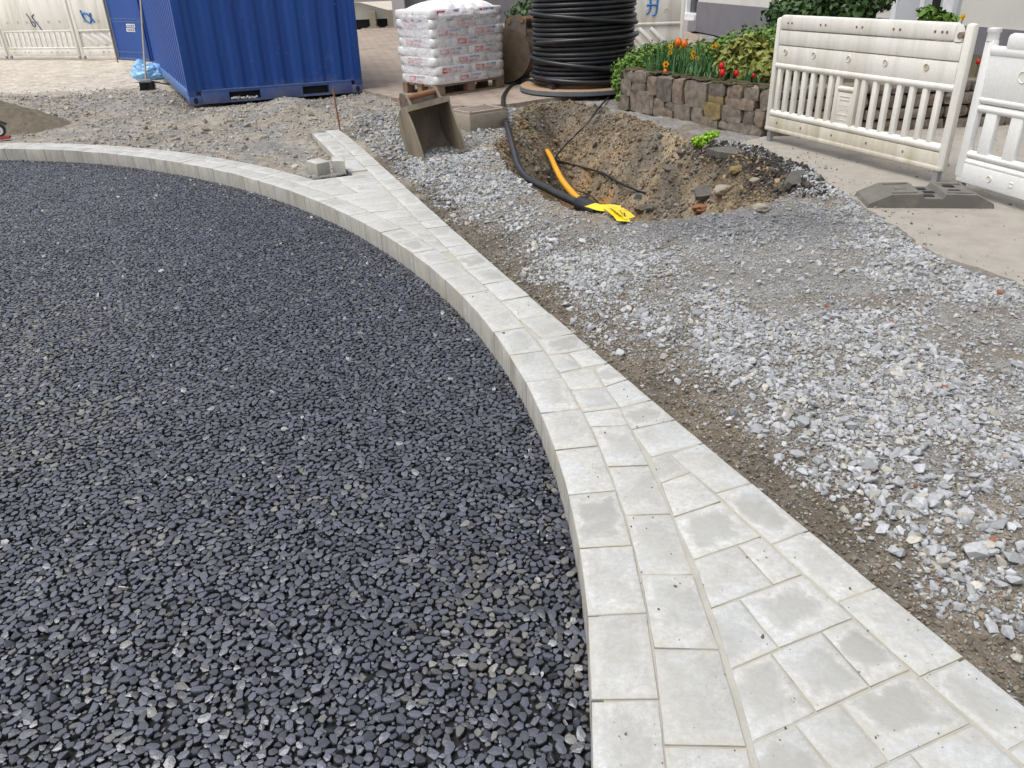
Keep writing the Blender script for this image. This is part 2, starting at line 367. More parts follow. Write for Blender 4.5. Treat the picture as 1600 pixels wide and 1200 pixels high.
PIT_F = P2([(1262, 300), (1225, 268), (1165, 245), (1110, 232), (1065, 214), (1000, 188), (945, 166), (880, 158), (830, 162), (805, 176), (793, 205), (770, 232)])
PIT = PIT_N + PIT_F[1:-1]
WALK = P2([(1150, 226), (1200, 240), (1238, 260), (1262, 268), (1300, 290), (1328, 306), (1366, 333), (1400, 352), (1440, 385), (1490, 408), (1538, 424), (1600, 444), (1720, 492), (1900, 560), (2300, 560), (2600, 330), (1900, 150), (1460, 198), (1215, 208)], 0)
YARD = P2([(548, 138), (600, 150), (640, 161), (700, 168), (760, 166), (800, 164), (850, 156), (1000, 140), (1100, 60), (1000, 20), (600, 20), (545, 60)], 0)
FORK_Y = 6.80
def z_ground(x, y):
    x = np.asarray(x, float); y = np.asarray(y, float)
    a, d = sA(x, y), sD(x, y)
    z = np.full(x.shape, -.03)
    right = (d > -.05) | (y > 9.0)
    z = np.where(right & (y < 9), -.062 + .05 * sstep(.15, .7, d), z)
    # left rubble between the branches lies lower
    lf = (d < 0) & (a > 0) & (y > 5.5)
    hole = np.exp(-((x + 2.0) ** 2 / .35 + (y - 7.5) ** 2 / 1.2)); z = np.where(lf | (y > 8.5), z - .06 * hole, z)
    for px, py, h, s in ((425, 178, .07, .4), (460, 180, .10, .22), (385, 186, .06, .5), (330, 190, .05, .8), (500, 178, .07, .4), (60, 170, .05, 1.2), (200, 165, .07, .5), (255, 165, .08, .4), (610, 215, .04, .35), (560, 190, .05, .3)):
        q = g(px, py); z = z + h * np.exp(-((x - q[0]) ** 2 + (y - q[1]) ** 2) / (2 * s * s))
    cq = np.array([-4.23, 11.115]); u_ = (x - cq[0]) * .8996 + (y - cq[1]) * .4368; v_ = -(x - cq[0]) * .4368 + (y - cq[1]) * .8996
    under = sstep(-.25, .1, u_) * sstep(2.75, 2.4, u_) * sstep(-.20, .05, v_) * sstep(6.5, 6.1, v_); z = z * (1 - under) - .10 * under
    # the pit
    ins = inpoly(x, y, PIT); dn = dpoly(x, y, PIT_N); df = dpoly(x, y, PIT_F)
    k = np.minimum(sstep(0, .30, dn), np.maximum(0, sstep(-.06, .85, df + .25 * (fbm(x, y, 3.1, 2) - .5)) - .02))
    z = np.where(ins, z - (.80 + .30 * (fbm(x, y, 2.4, 3) - .5)) * k, z)
    rough = np.where(ins, 1.6, 1.0)
    z = z + rough * (.05 * (fbm(x, y, 1.6, 3) - .5) + .030 * (fbm(x, y, 8, 3) - .5) + .018 * (fbm(x, y, 27, 2) - .5)) * np.where(right | lf | ins | (a > .3), 1, 0)
    spoil = sstep(.28, .0, np.abs(dpoly(x, y, PIT_F[0:4]) - .05)) * (~ins); z = z + .10 * spoil * (fbm(x, y, 9, 3) - .15)
    lip = np.exp(-(dpoly(x, y, PIT_N[:4]) / .16) ** 2) * (~ins); z = z + .05 * lip * fbm(x, y, 6, 2)
    # smooth, lower, under the made surfaces
    wk = inpoly(x, y, WALK); z = np.where(wk, np.minimum(z, -.022), z)
    yd = inpoly(x, y, YARD); z = np.where(yd, np.minimum(z, -.03), z)
    pav = (a > -.02) & (d < -.03) & ((a < .30) | ((d > -.32) & (y < Y_TIP - .03)) | ((y < FORK_Y) & (d < 0)))
    z = np.where(pav, np.minimum(z, -.10), z)
    z = np.where(a <= .04, -.17, z)
    return z
def axis(parts):
    out = []
    for a, b, s in parts: out += list(np.arange(a, b, s))
    return np.array(out + [parts[-1][1]])
gx = axis([(-900, -90, 90), (-90, -20, 7), (-20, -8, .4), (-8, -2.4, .05), (-2.4, 4.0, .019), (4.0, 10, .12), (10, 20, 1), (20, 90, 7), (90, 900, 90)])
gy = axis([(-40, -2, 4), (-2, .8, .3), (.8, 6, .019), (6, 10.5, .026), (10.5, 18, .055), (18, 32, .35), (32, 110, 6), (110, 1200, 100)])
GX, GY = np.meshgrid(gx, gy, indexing='ij')
GZ = z_ground(GX, GY); GA, GD = sA(GX, GY), sD(GX, GY)
# a heap of trodden spoil holds real soil colours
def ground_colour(x, y, a, d):
    c = np.empty(x.shape + (3,)); grey = np.array((.265, .26, .25)); brown = np.array((.135, .112, .085)); clay = np.array((.33, .175, .065)); tan = np.array((.29, .235, .16)); pale = np.array((.56, .51, .44)); dark = np.array((.035, .031, .028)); bluegrey = np.array((.215, .225, .25))
    n1 = fbm(x, y, 1.3, 4); n2 = fbm(x + 31, y, 4.0, 4)
    k = .75 * sstep(.47, .64, n2 * .6 + n1 * .4)[..., None]; c[:] = grey * (1 - k) + (brown * 1.6) * k
    edge = .85 * sstep(.46, .14, d + .55 * (n2 - .5))[..., None] * ((d > -.1) & (y < 9))[..., None]
    c = c * (1 - edge) + brown * (0.75 + .9 * n2[..., None]) * edge
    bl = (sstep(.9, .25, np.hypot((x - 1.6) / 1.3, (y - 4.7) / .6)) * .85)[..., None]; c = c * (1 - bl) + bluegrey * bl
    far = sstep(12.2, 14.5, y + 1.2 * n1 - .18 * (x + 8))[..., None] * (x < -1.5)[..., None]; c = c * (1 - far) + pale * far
    lf = (x < 0) & (y > 5.5) & (y < 14); kk = (sstep(.40, .58, n2) * .8)[..., None] * lf[..., None]; c = c * (1 - kk) + np.array((.34, .31, .265)) * kk
    ins = inpoly(x, y, PIT); df = dpoly(x, y, PIT_F); dn = dpoly(x, y, PIT_N)
    cl = sstep(.45, .95, df + .9 * (n2 - .5)); pc = tan * (1 - cl[..., None]) + clay * cl[..., None]
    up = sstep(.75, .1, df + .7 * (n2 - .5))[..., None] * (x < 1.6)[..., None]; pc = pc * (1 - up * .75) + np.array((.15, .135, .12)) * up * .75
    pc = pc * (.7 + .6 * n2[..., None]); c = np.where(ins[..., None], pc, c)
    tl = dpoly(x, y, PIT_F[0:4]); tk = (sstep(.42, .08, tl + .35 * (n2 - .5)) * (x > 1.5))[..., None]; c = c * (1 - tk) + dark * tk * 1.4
    lw = np.exp(-(dpoly(x, y, PIT_N[:4]) / .17) ** 2)[..., None] * .8; c = c * (1 - lw) + tan * 1.1 * lw
    return c
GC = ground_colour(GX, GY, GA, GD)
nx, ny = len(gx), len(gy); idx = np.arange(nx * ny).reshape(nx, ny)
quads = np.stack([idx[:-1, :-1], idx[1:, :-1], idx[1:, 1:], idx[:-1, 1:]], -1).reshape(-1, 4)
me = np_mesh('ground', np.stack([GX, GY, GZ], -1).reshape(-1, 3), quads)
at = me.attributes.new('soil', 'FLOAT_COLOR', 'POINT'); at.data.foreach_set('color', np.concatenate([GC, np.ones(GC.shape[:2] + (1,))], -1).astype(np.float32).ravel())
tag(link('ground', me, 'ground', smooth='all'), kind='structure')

# asphalt bed: one sheet inside the kerb line
ths = np.linspace(-.35, 1.55, 90); mb = MB(); vs = []
for t in ths:
    for o in (-.0, -2.0, -5.5): q = pA(t, o + .02); vs.append((q[0], q[1], ASPH_Z - .022))
mb.add(vs, [(i * 3 + k, i * 3 + k + 1, i * 3 + 4 + k, i * 3 + 3 + k) for i in range(len(ths) - 1) for k in (0, 1)])
asph = tag(mb.build('road_asphalt', 'bitumen_bed'), kind='structure')

# worn footway slab with a broken edge
def rough_edge(P, seg=.05, amp=.03, closed=True):
    out = []; n = len(P)
    for i in range(n if closed else n - 1):
        a, b = np.array(P[i]), np.array(P[(i + 1) % n]); L = np.linalg.norm(b - a); k = max(1, min(60, int(L / seg)))
        for j in range(k):
            q = a + (b - a) * j / k; w_ = amp * 2 * (fbm(np.array(q[0] * 1.0), np.array(q[1]), 9, 3) - .5); out.append((q[0] + w_, q[1] - w_))
    return out
mb = MB(); mb.prism(rough_edge(WALK, .04, .05), (0, 0, -.05), (1, 0, 0), (0, 1, 0), (0, 0, 1), .052)
tag(mb.build('footway', 'worn_asphalt'), kind='structure')

# paved yard behind: brick-shaped pavers in the material (each only a pixel or two high from here)
m, nt_, b_ = new_mat('yard_pavers'); p_ = wpos(nt_)
mp = N(nt_, 'ShaderNodeMapping'); mp.inputs['Rotation'].default_value = (0, 0, .45); nt_.links.new(p_, mp.inputs[0])
br = N(nt_, 'ShaderNodeTexBrick'); br.inputs['Scale'].default_value = 1.0; br.inputs['Brick Width'].default_value = .24; br.inputs['Row Height'].default_value = .16; br.inputs['Mortar Size'].default_value = .008
br.inputs['Color1'].default_value = (.32, .255, .205, 1); br.inputs['Color2'].default_value = (.235, .185, .155, 1); br.inputs['Mortar'].default_value = (.09, .075, .06, 1); nt_.links.new(mp.outputs[0], br.inputs['Vector'])
cc = mixc(nt_, ramp(nt_, noise(nt_, p_, 1.5, 4), .35, .7, 0, .5), br.outputs['Color'], (.37, .31, .245)); nt_.links.new(cc, b_.inputs['Base Color']); b_.inputs['Roughness'].default_value = .9
bump(nt_, b_, br.outputs['Fac'], -.4, .01); MATS['yard'] = m
mb = MB(); mb.prism(YARD, (0, 0, -.20), (1, 0, 0), (0, 1, 0), (0, 0, 1), .215); tag(mb.build('yard_paving', 'yard'), kind='structure')

# ------------------------------------------------------------------ the paved kerb, stone by stone
pave = tag(empty('pavement', (0, 0, 0)), kind='structure')
def paver(poly, z=0.0, depth=.14, gap=.0022, parent=None, name='paving_stone', segs=4, ch=.004):
    P = [np.array(p, float) for p in poly]; n = len(P)
    if sum(P[i][0] * P[(i + 1) % n][1] - P[(i + 1) % n][0] * P[i][1] for i in range(n)) < 0: P = P[::-1]
    c = sum(P) / n
    def inset(o):
        out = []
        for i in range(n):
            a, b, d = P[i - 1], P[i], P[(i + 1) % n]
            e0 = (b - a) / np.linalg.norm(b - a); e1 = (d - b) / np.linalg.norm(d - b); n0 = np.array([-e0[1], e0[0]]); n1 = np.array([-e1[1], e1[0]])
            s = n0 + n1; out.append(b + s * (o / max(.35, 1 + float(n0 @ n1))))
        return out
    zt = z + random.uniform(-.0015, .0015); tx, ty = random.uniform(-.008, .008), random.uniform(-.008, .008)
    rings = []
    for o, zz, jit in ((gap, -depth, 0), (gap, -ch * 1.1, .0011), (gap + ch * .35, -ch * .3, .0009), (gap + ch, 0, .0007)):
        Q = inset(o); R = []
        for i in range(n):
            a, b = Q[i], Q[(i + 1) % n]
            for k in range(segs):
                q = a + (b - a) * k / segs
                if jit: q = q + np.array([random.uniform(-jit, jit), random.uniform(-jit, jit)])
                top = zt + tx * (q[0] - c[0]) + ty * (q[1] - c[1]) if zz > -.05 else z
                R.append((q[0] - c[0], q[1] - c[1], top + zz - z))
        rings.append(R)
    vs = [v for R in rings for v in R]; L = n * segs; fs = []
    for r in range(3):
        for i in range(L): fs.append((r * L + i, r * L + (i + 1) % L, (r + 1) * L + (i + 1) % L, (r + 1) * L + i))
    fs.append(tuple(3 * L + i for i in range(L))); fs.append(tuple(range(L - 1, -1, -1)))
    me = bpy.data.meshes.new(name); me.from_pydata(vs, [], fs)
    # flat map 0..1 over the stone, along its own length
    ax = P[1] - P[0]; ax /= np.linalg.norm(ax); ay = np.array([-ax[1], ax[0]])
    pu = [float((p - c) @ ax) for p in P]; pv = [float((p - c) @ ay) for p in P]
    uv = me.uv_layers.new(name='UVMap'); V = np.array(vs)[:, :2]
    U = np.stack([((V @ ax) - min(pu)) / (max(pu) - min(pu)), ((V @ ay) - min(pv)) / (max(pv) - min(pv))], -1)
    li = np.empty(len(me.loops), int); me.loops.foreach_get('vertex_index', li); uv.data.foreach_set('uv', U[li].astype(np.float32).ravel())
    o = link(name, me, 'paver', parent if parent is not None else pave, smooth=True); o.location = (c[0], c[1], z); return o
# kerb row along the asphalt
def arc_table(f, t0, t1, n=3000):
    T = np.linspace(t0, t1, n); Q = np.array([f(t) for t in T]); s = np.concatenate([[0], np.cumsum(np.linalg.norm(np.diff(Q, axis=0), axis=1))]); return T, s
q = g(897, 858)[:2] - CC; th0 = math.atan2(q[1], q[0])
T, S = arc_table(lambda t: pA(t), -.25, 1.52); s0 = np.interp(th0, T, S)
cuts = np.arange(s0 - int(s0 / .259) * .259, S[-1], .259); A_TH = np.interp(cuts, S, T)
for a, b in zip(A_TH[:-1], A_TH[1:]):
    paver([pA(a), pA(b), pA(b, KERB_W), pA(a, KERB_W)], gap=.0022, ch=.0035)
# second row of the left branch (beyond the fork)
for a, b in zip(A_TH[:-1] + .017, A_TH[1:] + .017):
    m_ = pA((a + b) / 2, KERB_W * 1.5)
    if sD(m_[0], m_[1]) < -.34 - .15 and m_[1] > 5.2: paver([pA(a, KERB_W), pA(b, KERB_W), pA(b, 2 * KERB_W + .01), pA(a, 2 * KERB_W + .01)])
# near part, traced stone by stone
B_J = [((852, 555), (887, 551)), ((872, 583), (926, 574)), ((887, 610), (945, 605)), ((907, 645), (969, 637)), ((919, 667), (982, 664)), ((944, 730), (1015, 727)), ((972, 805), (1050, 803)), ((1000, 897), (1084, 897)), ((1027, 1013), (1125, 1015)), ((1057, 1165), (1168, 1168)), ((1080, 1370), (1218, 1380)), ((1090, 1700), (1270, 1720))]
def onB(p):        # snap to the back line of the kerb row
    q = g(*p)[:2] - CC; return pA(math.atan2(q[1], q[0]), KERB_W)
def W(p): return g(*p)[:2]
def onD(p):
    q = g(*p)[:2]; return np.array([xD(q[1]), q[1]])
paver([onB((852, 555)), W((887, 551)), W((910, 574)), onB((872, 583))])
for (l0, r0), (l1, r1) in zip(B_J[1:-1], B_J[2:]): paver([onB(l0), W(r0), W(r1), onB(l1)])
paver([onB((835, 531)), onD((895, 521)), onD((923, 543)), W((887, 551)), onB((852, 555))])
D_ST = [((888, 551), (923, 543), (951, 566), (911, 574)), ((928, 574), (951, 567), (982, 592), (946, 604)), ((946, 604), (982, 592), (1017, 624), (969, 637)), ((969, 637), (1017, 624), (1056, 655), (986, 671)),
        ((986, 671), (1056, 655), (1097, 691), (1017, 714)), ((1047, 709), (1097, 691), (1174, 754), (1118, 771)), ((1118, 771), (1174, 754), (1267, 828), (1206, 850)), ((1206, 850), (1267, 828), (1373, 917), (1308, 941)),
        ((1308, 941), (1373, 917), (1503, 1027), (1438, 1058)), ((1438, 1058), (1503, 1027), (1640, 1135), (1576, 1173)), ((1576, 1173), (1640, 1135), (1820, 1285), (1752, 1330)), ((1752, 1330), (1820, 1285), (2010, 1450), (1940, 1500))]
for a, b, c, d in D_ST: paver([W(a), onD(b), onD(c), W(d)])
IN_ST = [((1017, 714), (1047, 709), (1080, 738), (1032, 755)), ((1032, 755), (1080, 738), (1128, 783), (1052, 808)), ((1052, 808), (1128, 783), (1190, 838), (1083, 875)),
         ((1083, 875), (1152, 852), (1208, 914), (1110, 951)), ((1152, 852), (1190, 838), (1255, 897), (1208, 914)), ((1110, 951), (1154, 936), (1218, 1013), (1142, 1046)), ((1154, 936), (1255, 897), (1334, 966), (1218, 1013)),
         ((1142, 1046), (1203, 1020), (1276, 1113), (1175, 1160)), ((1203, 1020), (1282, 987), (1360, 1074), (1276, 1113)), ((1282, 987), (1334, 966), (1424, 1046), (1360, 1074)),
         ((1175, 1160), (1243, 1129), (1318, 1226), (1209, 1285)), ((1243, 1129), (1312, 1097), (1390, 1190), (1318, 1226)), ((1312, 1097), (1424, 1046), (1520, 1130), (1390, 1190)),
         ((1209, 1285), (1318, 1226), (1420, 1370), (1255, 1480)), ((1318, 1226), (1420, 1176), (1530, 1300), (1420, 1370)), ((1420, 1176), (1520, 1130), (1640, 1238), (1530, 1300)), ((1255, 1480), (1530, 1300), (1680, 1480), (1330, 1720)), ((1530, 1300), (1640, 1238), (1800, 1392), (1680, 1480))]
for s_ in IN_ST: paver([W(p) for p in s_])
# far part: outer row, and cut stones between the two rows
def d_in(y):       # inner end of the outer row: its own width, or the kerb row where they touch
    p = pD(y, -KERB_W)
    if sA(p[0], p[1]) < KERB_W + .03:
        q = p - CC; return pA(math.atan2(q[1], q[0]), KERB_W)
    return p
ys = [float(W((895, 521))[1])]; 
while ys[-1] < Y_TIP: ys.append(ys[-1] + random.choice((.243, .243, .17)))
ys[-1] = Y_TIP
for a, b in zip(ys[:-1], ys[1:]):
    i0, i1 = d_in(a), d_in(b); paver([i0, pD(a), pD(b), i1])
ys2 = list(np.arange(FORK_Y + .02, Y_TIP - .12, .245)) + [Y_TIP - .1]
for a, b in zip(ys2[:-1], ys2[1:]): paver([pD(a, -KERB_W), pD(b, -KERB_W), pD(b, -2 * KERB_W - .01), pD(a, -2 * KERB_W - .01)])
# infill of the triangle: courses across, cut to length
def b_match(y):    # kerb-row point facing an outer-row point
    p = pD(y, -KERB_W); t = math.atan2(p[1] - CC[1], p[0] - CC[0]); k = sA(p[0], p[1]) - KERB_W
    return pA(t + .025 * k / .5, KERB_W), p, k
yy = list(np.arange(3.3, FORK_Y + .03, .20))
for a, b in zip(yy[:-1], yy[1:]):
    b0, d0, k0 = b_match(a); b1, d1, k1 = b_match(b)
    if k1 < .05: continue
    if k0 < .035: b0 = d0 = (b0 + d0) / 2; paver([b0, d1, b1], segs=3); continue
    n = max(1, int(round(k1 / .27))); cutp = [0] + sorted((i + random.uniform(-.12, .12)) / n for i in range(1, n)) + [1]
    for u, v_ in zip(cutp[:-1], cutp[1:]): paver([b0 + (d0 - b0) * u, b0 + (d0 - b0) * v_, b1 + (d1 - b1) * v_, b1 + (d1 - b1) * u])
# bedding sand showing in the joints
mb = MB(); vs = []; Yg = np.linspace(.2, FORK_Y, 60)
for y in Yg:
    r = pD(y, -.02); t = math.atan2(y - CC[1], xD(y) - CC[0]); bq, dq, k = b_match(y); l = pA(math.atan2(dq[1] - CC[1], dq[0] - CC[0]), .03)
    vs += [(l[0], l[1], -.0042), (r[0], r[1], -.0042)]
mb.add(vs, [(2 * i, 2 * i + 1, 2 * i + 3, 2 * i + 2) for i in range(len(Yg) - 1)])
tv = np.linspace(.75, 1.5, 60); vs = []
for t in tv:
    for o in (.02, 2 * KERB_W - .01): q = pA(t, o); vs.append((q[0], q[1], -.0062))
mb.add(vs, [(2 * i, 2 * i + 1, 2 * i + 3, 2 * i + 2) for i in range(len(tv) - 1)])
vs = []; Yh = np.linspace(FORK_Y - .2, Y_TIP - .13, 16)
for y in Yh: a, b = pD(y, -.02), pD(y, -2 * KERB_W + .01); vs += [(a[0], a[1], -.0080), (b[0], b[1], -.0080)]
mb.add(vs, [(2 * i, 2 * i + 1, 2 * i + 3, 2 * i + 2) for i in range(len(Yh) - 1)])
mb.build('joint_sand', 'joint_sand', pave)
# two loose stones left lying on the fork
for poly, lab in ((((481, 271), (497, 276), (517, 272), (500, 266)), 'loose grey concrete paving stone lying at the open fork of the kerb'), (((521, 271), (541, 272), (540, 265), (521, 264)), 'short loose concrete block standing against the end of the inner paving row')):
    o = paver([g(*p)[:2] for p in poly], z=.108, depth=.105, gap=0, name='loose_paving_stone', ch=.006); o.parent = None
    tag(o, lab, 'paving stone')

# ------------------------------------------------------------------ scattered stones (instanced on real points)
def rock_proto(name, n, flat, seed, mat, top=False):
    rg = np.random.default_rng(seed); bm = bmesh.new()
    if top:        # rolled stone: broad flat head, narrowing below
        k = n; an = np.sort(rg.random(k)) * 6.283; an = an * .35 + np.linspace(0, 6.283, k, endpoint=False) * .65
        ex = rg.uniform(1.0, 1.4)
        for a in an:
            r = rg.uniform(.76, 1.16); x, y = r * math.cos(a) * ex, r * math.sin(a) / ex ** .6
            bm.verts.new((x * .93, y * .93, rg.uniform(-.07, .02))); bm.verts.new((x, y, rg.uniform(-.34, -.22))); bm.verts.new((x * .75, y * .75, -1.0))
        bm.verts.new((rg.uniform(-.2, .2), rg.uniform(-.2, .2), .05))
    else:
        for i in range(n):
            v = rg.normal(size=3); v /= np.linalg.norm(v); v *= rg.uniform(.82, 1.1); bm.verts.new((v[0] * rg.uniform(1.0, 1.25), v[1] * .85, v[2] * flat))
    r = bmesh.ops.convex_hull(bm, input=bm.verts[:]); bmesh.ops.delete(bm, geom=[e for e in r['geom_interior'] if isinstance(e, bmesh.types.BMVert)], context='VERTS')
    me = bpy.data.meshes.new(name); bm.to_mesh(me); bm.free(); me.materials.append(MATS[mat]); return bpy.data.objects.new(name, me)
def proto_set(name, objs):
    c = bpy.data.collections.new(name)
    for o in objs: c.objects.link(o)
    return c
GRAVEL = proto_set('gravel_shapes', [rock_proto('gravel_shape', 18 + 2 * (i % 4), .58 + .06 * (i % 4), 50 + i, 'stone_tint') for i in range(9)])
ROLLED = proto_set('rolled_shapes', [rock_proto('rolled_shape', 5 + i % 4, 1, 90 + i, 'bitumen_tint', True) for i in range(16)])
def scatter(name, P, rot, scl, tint, protos, nproto, mat=None):
    n = len(P); me = bpy.data.meshes.new(name); me.vertices.add(n); me.vertices.foreach_set('co', np.asarray(P, np.float32).ravel())
    def attr(nm, t, k, d): a = me.attributes.new(nm, t, 'POINT'); a.data.foreach_set(k, np.asarray(d).ravel())
    attr('rot', 'FLOAT_VECTOR', 'vector', rot.astype(np.float32)); attr('scl', 'FLOAT_VECTOR', 'vector', scl.astype(np.float32))
    attr('tint', 'FLOAT_COLOR', 'color', np.concatenate([tint, np.ones((n, 1))], 1).astype(np.float32)); attr('shape', 'INT', 'value', RNG.integers(0, nproto, n).astype(np.int32))
    o = bpy.data.objects.new(name, me); COL.objects.link(o)
    ng = bpy.data.node_groups.new(name, 'GeometryNodeTree'); ng.interface.new_socket('Geometry', in_out='INPUT', socket_type='NodeSocketGeometry'); ng.interface.new_socket('Geometry', in_out='OUTPUT', socket_type='NodeSocketGeometry')
    gi, go = ng.nodes.new('NodeGroupInput'), ng.nodes.new('NodeGroupOutput'); ip = ng.nodes.new('GeometryNodeInstanceOnPoints'); ci = ng.nodes.new('GeometryNodeCollectionInfo')
    ci.inputs['Collection'].default_value = protos; ci.inputs['Separate Children'].default_value = True; ci.inputs['Reset Children'].default_value = True
    def na(nm, t): x = ng.nodes.new('GeometryNodeInputNamedAttribute'); x.data_type = t; x.inputs['Name'].default_value = nm; return next(s for s in x.outputs if s.enabled and s.name == 'Attribute')
    L = ng.links.new; L(gi.outputs[0], ip.inputs['Points']); L(ci.outputs[0], ip.inputs['Instance']); ip.inputs['Pick Instance'].default_value = True
    L(na('shape', 'INT'), ip.inputs['Instance Index']); L(na('rot', 'FLOAT_VECTOR'), ip.inputs['Rotation']); L(na('scl', 'FLOAT_VECTOR'), ip.inputs['Scale']); L(ip.outputs[0], go.inputs[0])
    md = o.modifiers.new('scatter', 'NODES'); md.node_group = ng; return o
def inview(P, mx=260, top=-200, bot=1500):
    x, y, d = pix(P); return (d > .3) & (x > -mx) & (x < 1600 + mx) & (y > top) & (y < bot)

# rolled aggregate of the asphalt: a packed tile, laid over the whole road
def packed_tile(T=.9):
    cell = .0150; grid = {}; out = []; rg = random.Random(3); nC = int(T / cell)
    def ok(x, y, r):
        cx, cy = int(x / cell), int(y / cell)
        for i in range(-2, 3):
            for j in range(-2, 3):
                for (a, b, c) in grid.get(((cx + i) % nC, (cy + j) % nC), ()):
                    dx = abs(a - x); dy = abs(b - y); dx = min(dx, T - dx); dy = min(dy, T - dy)
                    if dx * dx + dy * dy < ((r + c) * .93) ** 2: return False
        return True
    for r0, r1, tries in ((.0115, .0145, 1500), (.0085, .0115, 6000), (.006, .0085, 10000), (.0038, .0055, 14000)):
        for _ in range(tries):
            x, y, r = rg.random() * T, rg.random() * T, rg.uniform(r0, r1)
            if ok(x, y, r): out.append((x, y, r)); grid.setdefault((int(x / cell) % nC, int(y / cell) % nC), []).append((x, y, r))
    return np.array(out)
tile = packed_tile(); PP = []
for i in range(-9, 3):
    for j in range(0, 12):
        q = tile.copy(); q[:, 0] += i * .9; q[:, 1] += j * .9; PP.append(q)
PP = np.concatenate(PP); a = sA(PP[:, 0], PP[:, 1]); PP = PP[(a < .003)]
P3 = np.column_stack([PP[:, :2], np.full(len(PP), ASPH_Z)]); k = inview(P3); PP, P3 = PP[k], P3[k]; n = len(PP)
P3[:, 2] += np.minimum(RNG.normal(0, .0016, n), .0012) - .0016 - .55 * np.maximum(.0090 - PP[:, 2], 0) + .012 * (fbm(PP[:, 0], PP[:, 1], .9, 2) - .5); edge = -sA(PP[:, 0], PP[:, 1])
rot = np.column_stack([RNG.normal(0, .12, n), RNG.normal(0, .12, n), RNG.random(n) * 6.283])
tilt = RNG.random(n) < .05 + .2 * (edge < .10); rot[tilt, :2] += RNG.normal(0, .38, (tilt.sum(), 2))
r_ = PP[:, 2]; scl = np.column_stack([r_ * 1.13, r_ * 1.13, r_ * RNG.uniform(.9, 1.2, n)])
tint = np.full((n, 3), 1.0) * np.array((.058, .063, .082)) * RNG.uniform(.5, 1.5, n)[:, None]
dx_, dy_ = P3[:, 0], P3[:, 1]
dust = sstep(.54, .70, fbm(dx_, dy_, 1.1, 4)) * .22 + .02                                    # dust trodden and blown onto the road
for px, py, sx, sy, am in ((745, 960, .16, .28, 1.0), (60, 520, .5, .55, .8), (130, 640, .4, .3, .6), (30, 700, .3, .2, .8), (860, 700, .05, .3, .7), (640, 480, .5, .3, .25), (900, 1000, .05, .3, .5)):
    q = g(px, py, ASPH_Z); dust = dust + am * np.exp(-((dx_ - q[0]) / sx) ** 2 - ((dy_ - q[1]) / sy) ** 2)
dk = (RNG.random(n) < dust * .42)[:, None]
tint = np.where(dk, np.array((.125, .122, .116)) * RNG.uniform(.5, 1.4, n)[:, None], tint)
scatter('asphalt_aggregate', P3, rot, scl, tint, ROLLED, 16); tag(bpy.data.objects['asphalt_aggregate'], 'dark bitumen-coated stones packed in the fresh road surface', 'asphalt', kind='stuff')
print('aggregate', n)

# crushed stone, soil crumbs, rubble
def on_ground(x, y, sink, s): return np.column_stack([x, y, z_ground(x, y) + s * (1 - sink) * .45])
LIME = np.array((.365, .367, .368))
def stone_tints(n, base, spread=.25, warm=.12):
    t = base * RNG.uniform(1 - spread, 1 + spread, n)[:, None]; wmask = RNG.random(n); t = t * np.where(wmask[:, None] < warm, np.array((1.06, 1.0, .87)), np.array((.985, 1.0, 1.025)))
    t = np.where(wmask[:, None] > .998, np.array((.28, .12, .07)), t); return t
def rnd_rot(n, flat=.5): return np.column_stack([RNG.normal(0, flat, n), RNG.normal(0, flat, n), RNG.random(n) * 6.283])
def free_of_works(x, y, walk=True):
    a, d = sA(x, y), sD(x, y)
    pav = (a > -.02) & (d < .012) & ((a < .33) | ((d > -.34) & (y < Y_TIP)) | ((y < FORK_Y + .05) & (d < 0)))
    k = (a > .33) & ~pav & ~inpoly(x, y, YARD)
    if walk: k &= ~inpoly(x, y, WALK)
    return k
def gravel(name, label, N_, box, size, dens, base, spread=.25, warm=.12, flat=.5, sink=.4, walk=True, cat='gravel'):
    x = RNG.uniform(box[0], box[1], N_); y = RNG.uniform(box[2], box[3], N_)
    k = free_of_works(x, y, walk) & (RNG.random(N_) < dens(x, y)); x, y = x[k], y[k]
    s = size(len(x), x, y); P = on_ground(x, y, sink, s); k = inview(P, 150, -100, 1350); P, s = P[k], s[k]; n = len(P)
    scl = s[:, None] * RNG.uniform(.75, 1.25, (n, 3)) * .5; b = base(P[:, 0], P[:, 1]) if callable(base) else base
    o = scatter(name, P, rnd_rot(n, flat), scl, stone_tints(n, b, spread, warm), GRAVEL, 9); print(name, n); return tag(o, label, cat, kind='stuff')
def band(x, y):    # where the stone was tipped: a band alongside the new kerb, wider near the camera
    d = sD(x, y); return np.exp(-((d - (.42 + .05 * np.sin(y * 3) + .10 * (fbm(x, y, 1.5, 2) - .5))) / np.where(y < 2.6, .17, .12)) ** 2)
right_side = lambda x, y: (sD(x, y) > .02) & (y < 8.6) & ~inpoly(x, y, PIT)
patch2 = lambda x, y: sstep(.58, .44, fbm(x + 7, y - 3, 5.5, 3))
patch = lambda x, y: sstep(.62, .42, fbm(x, y, 1.7, 4))
gravel('crushed_stone', 'coarse pale limestone rubble tipped along the outer paving edge', 62000, (-1.2, 3.2, .9, 6.6), lambda n, x, y: np.clip(RNG.lognormal(-3.72, .36, n), .012, .066) * np.where(y < 2.7, 1.05, .85), lambda x, y: right_side(x, y) * band(x, y) * .75 * (.35 + .65 * patch2(x + 3, y)) * (sD(x, y) > .12 + .1 * fbm(x, y, 3, 2)), LIME * 1.05, .3, .16, .45, .5)
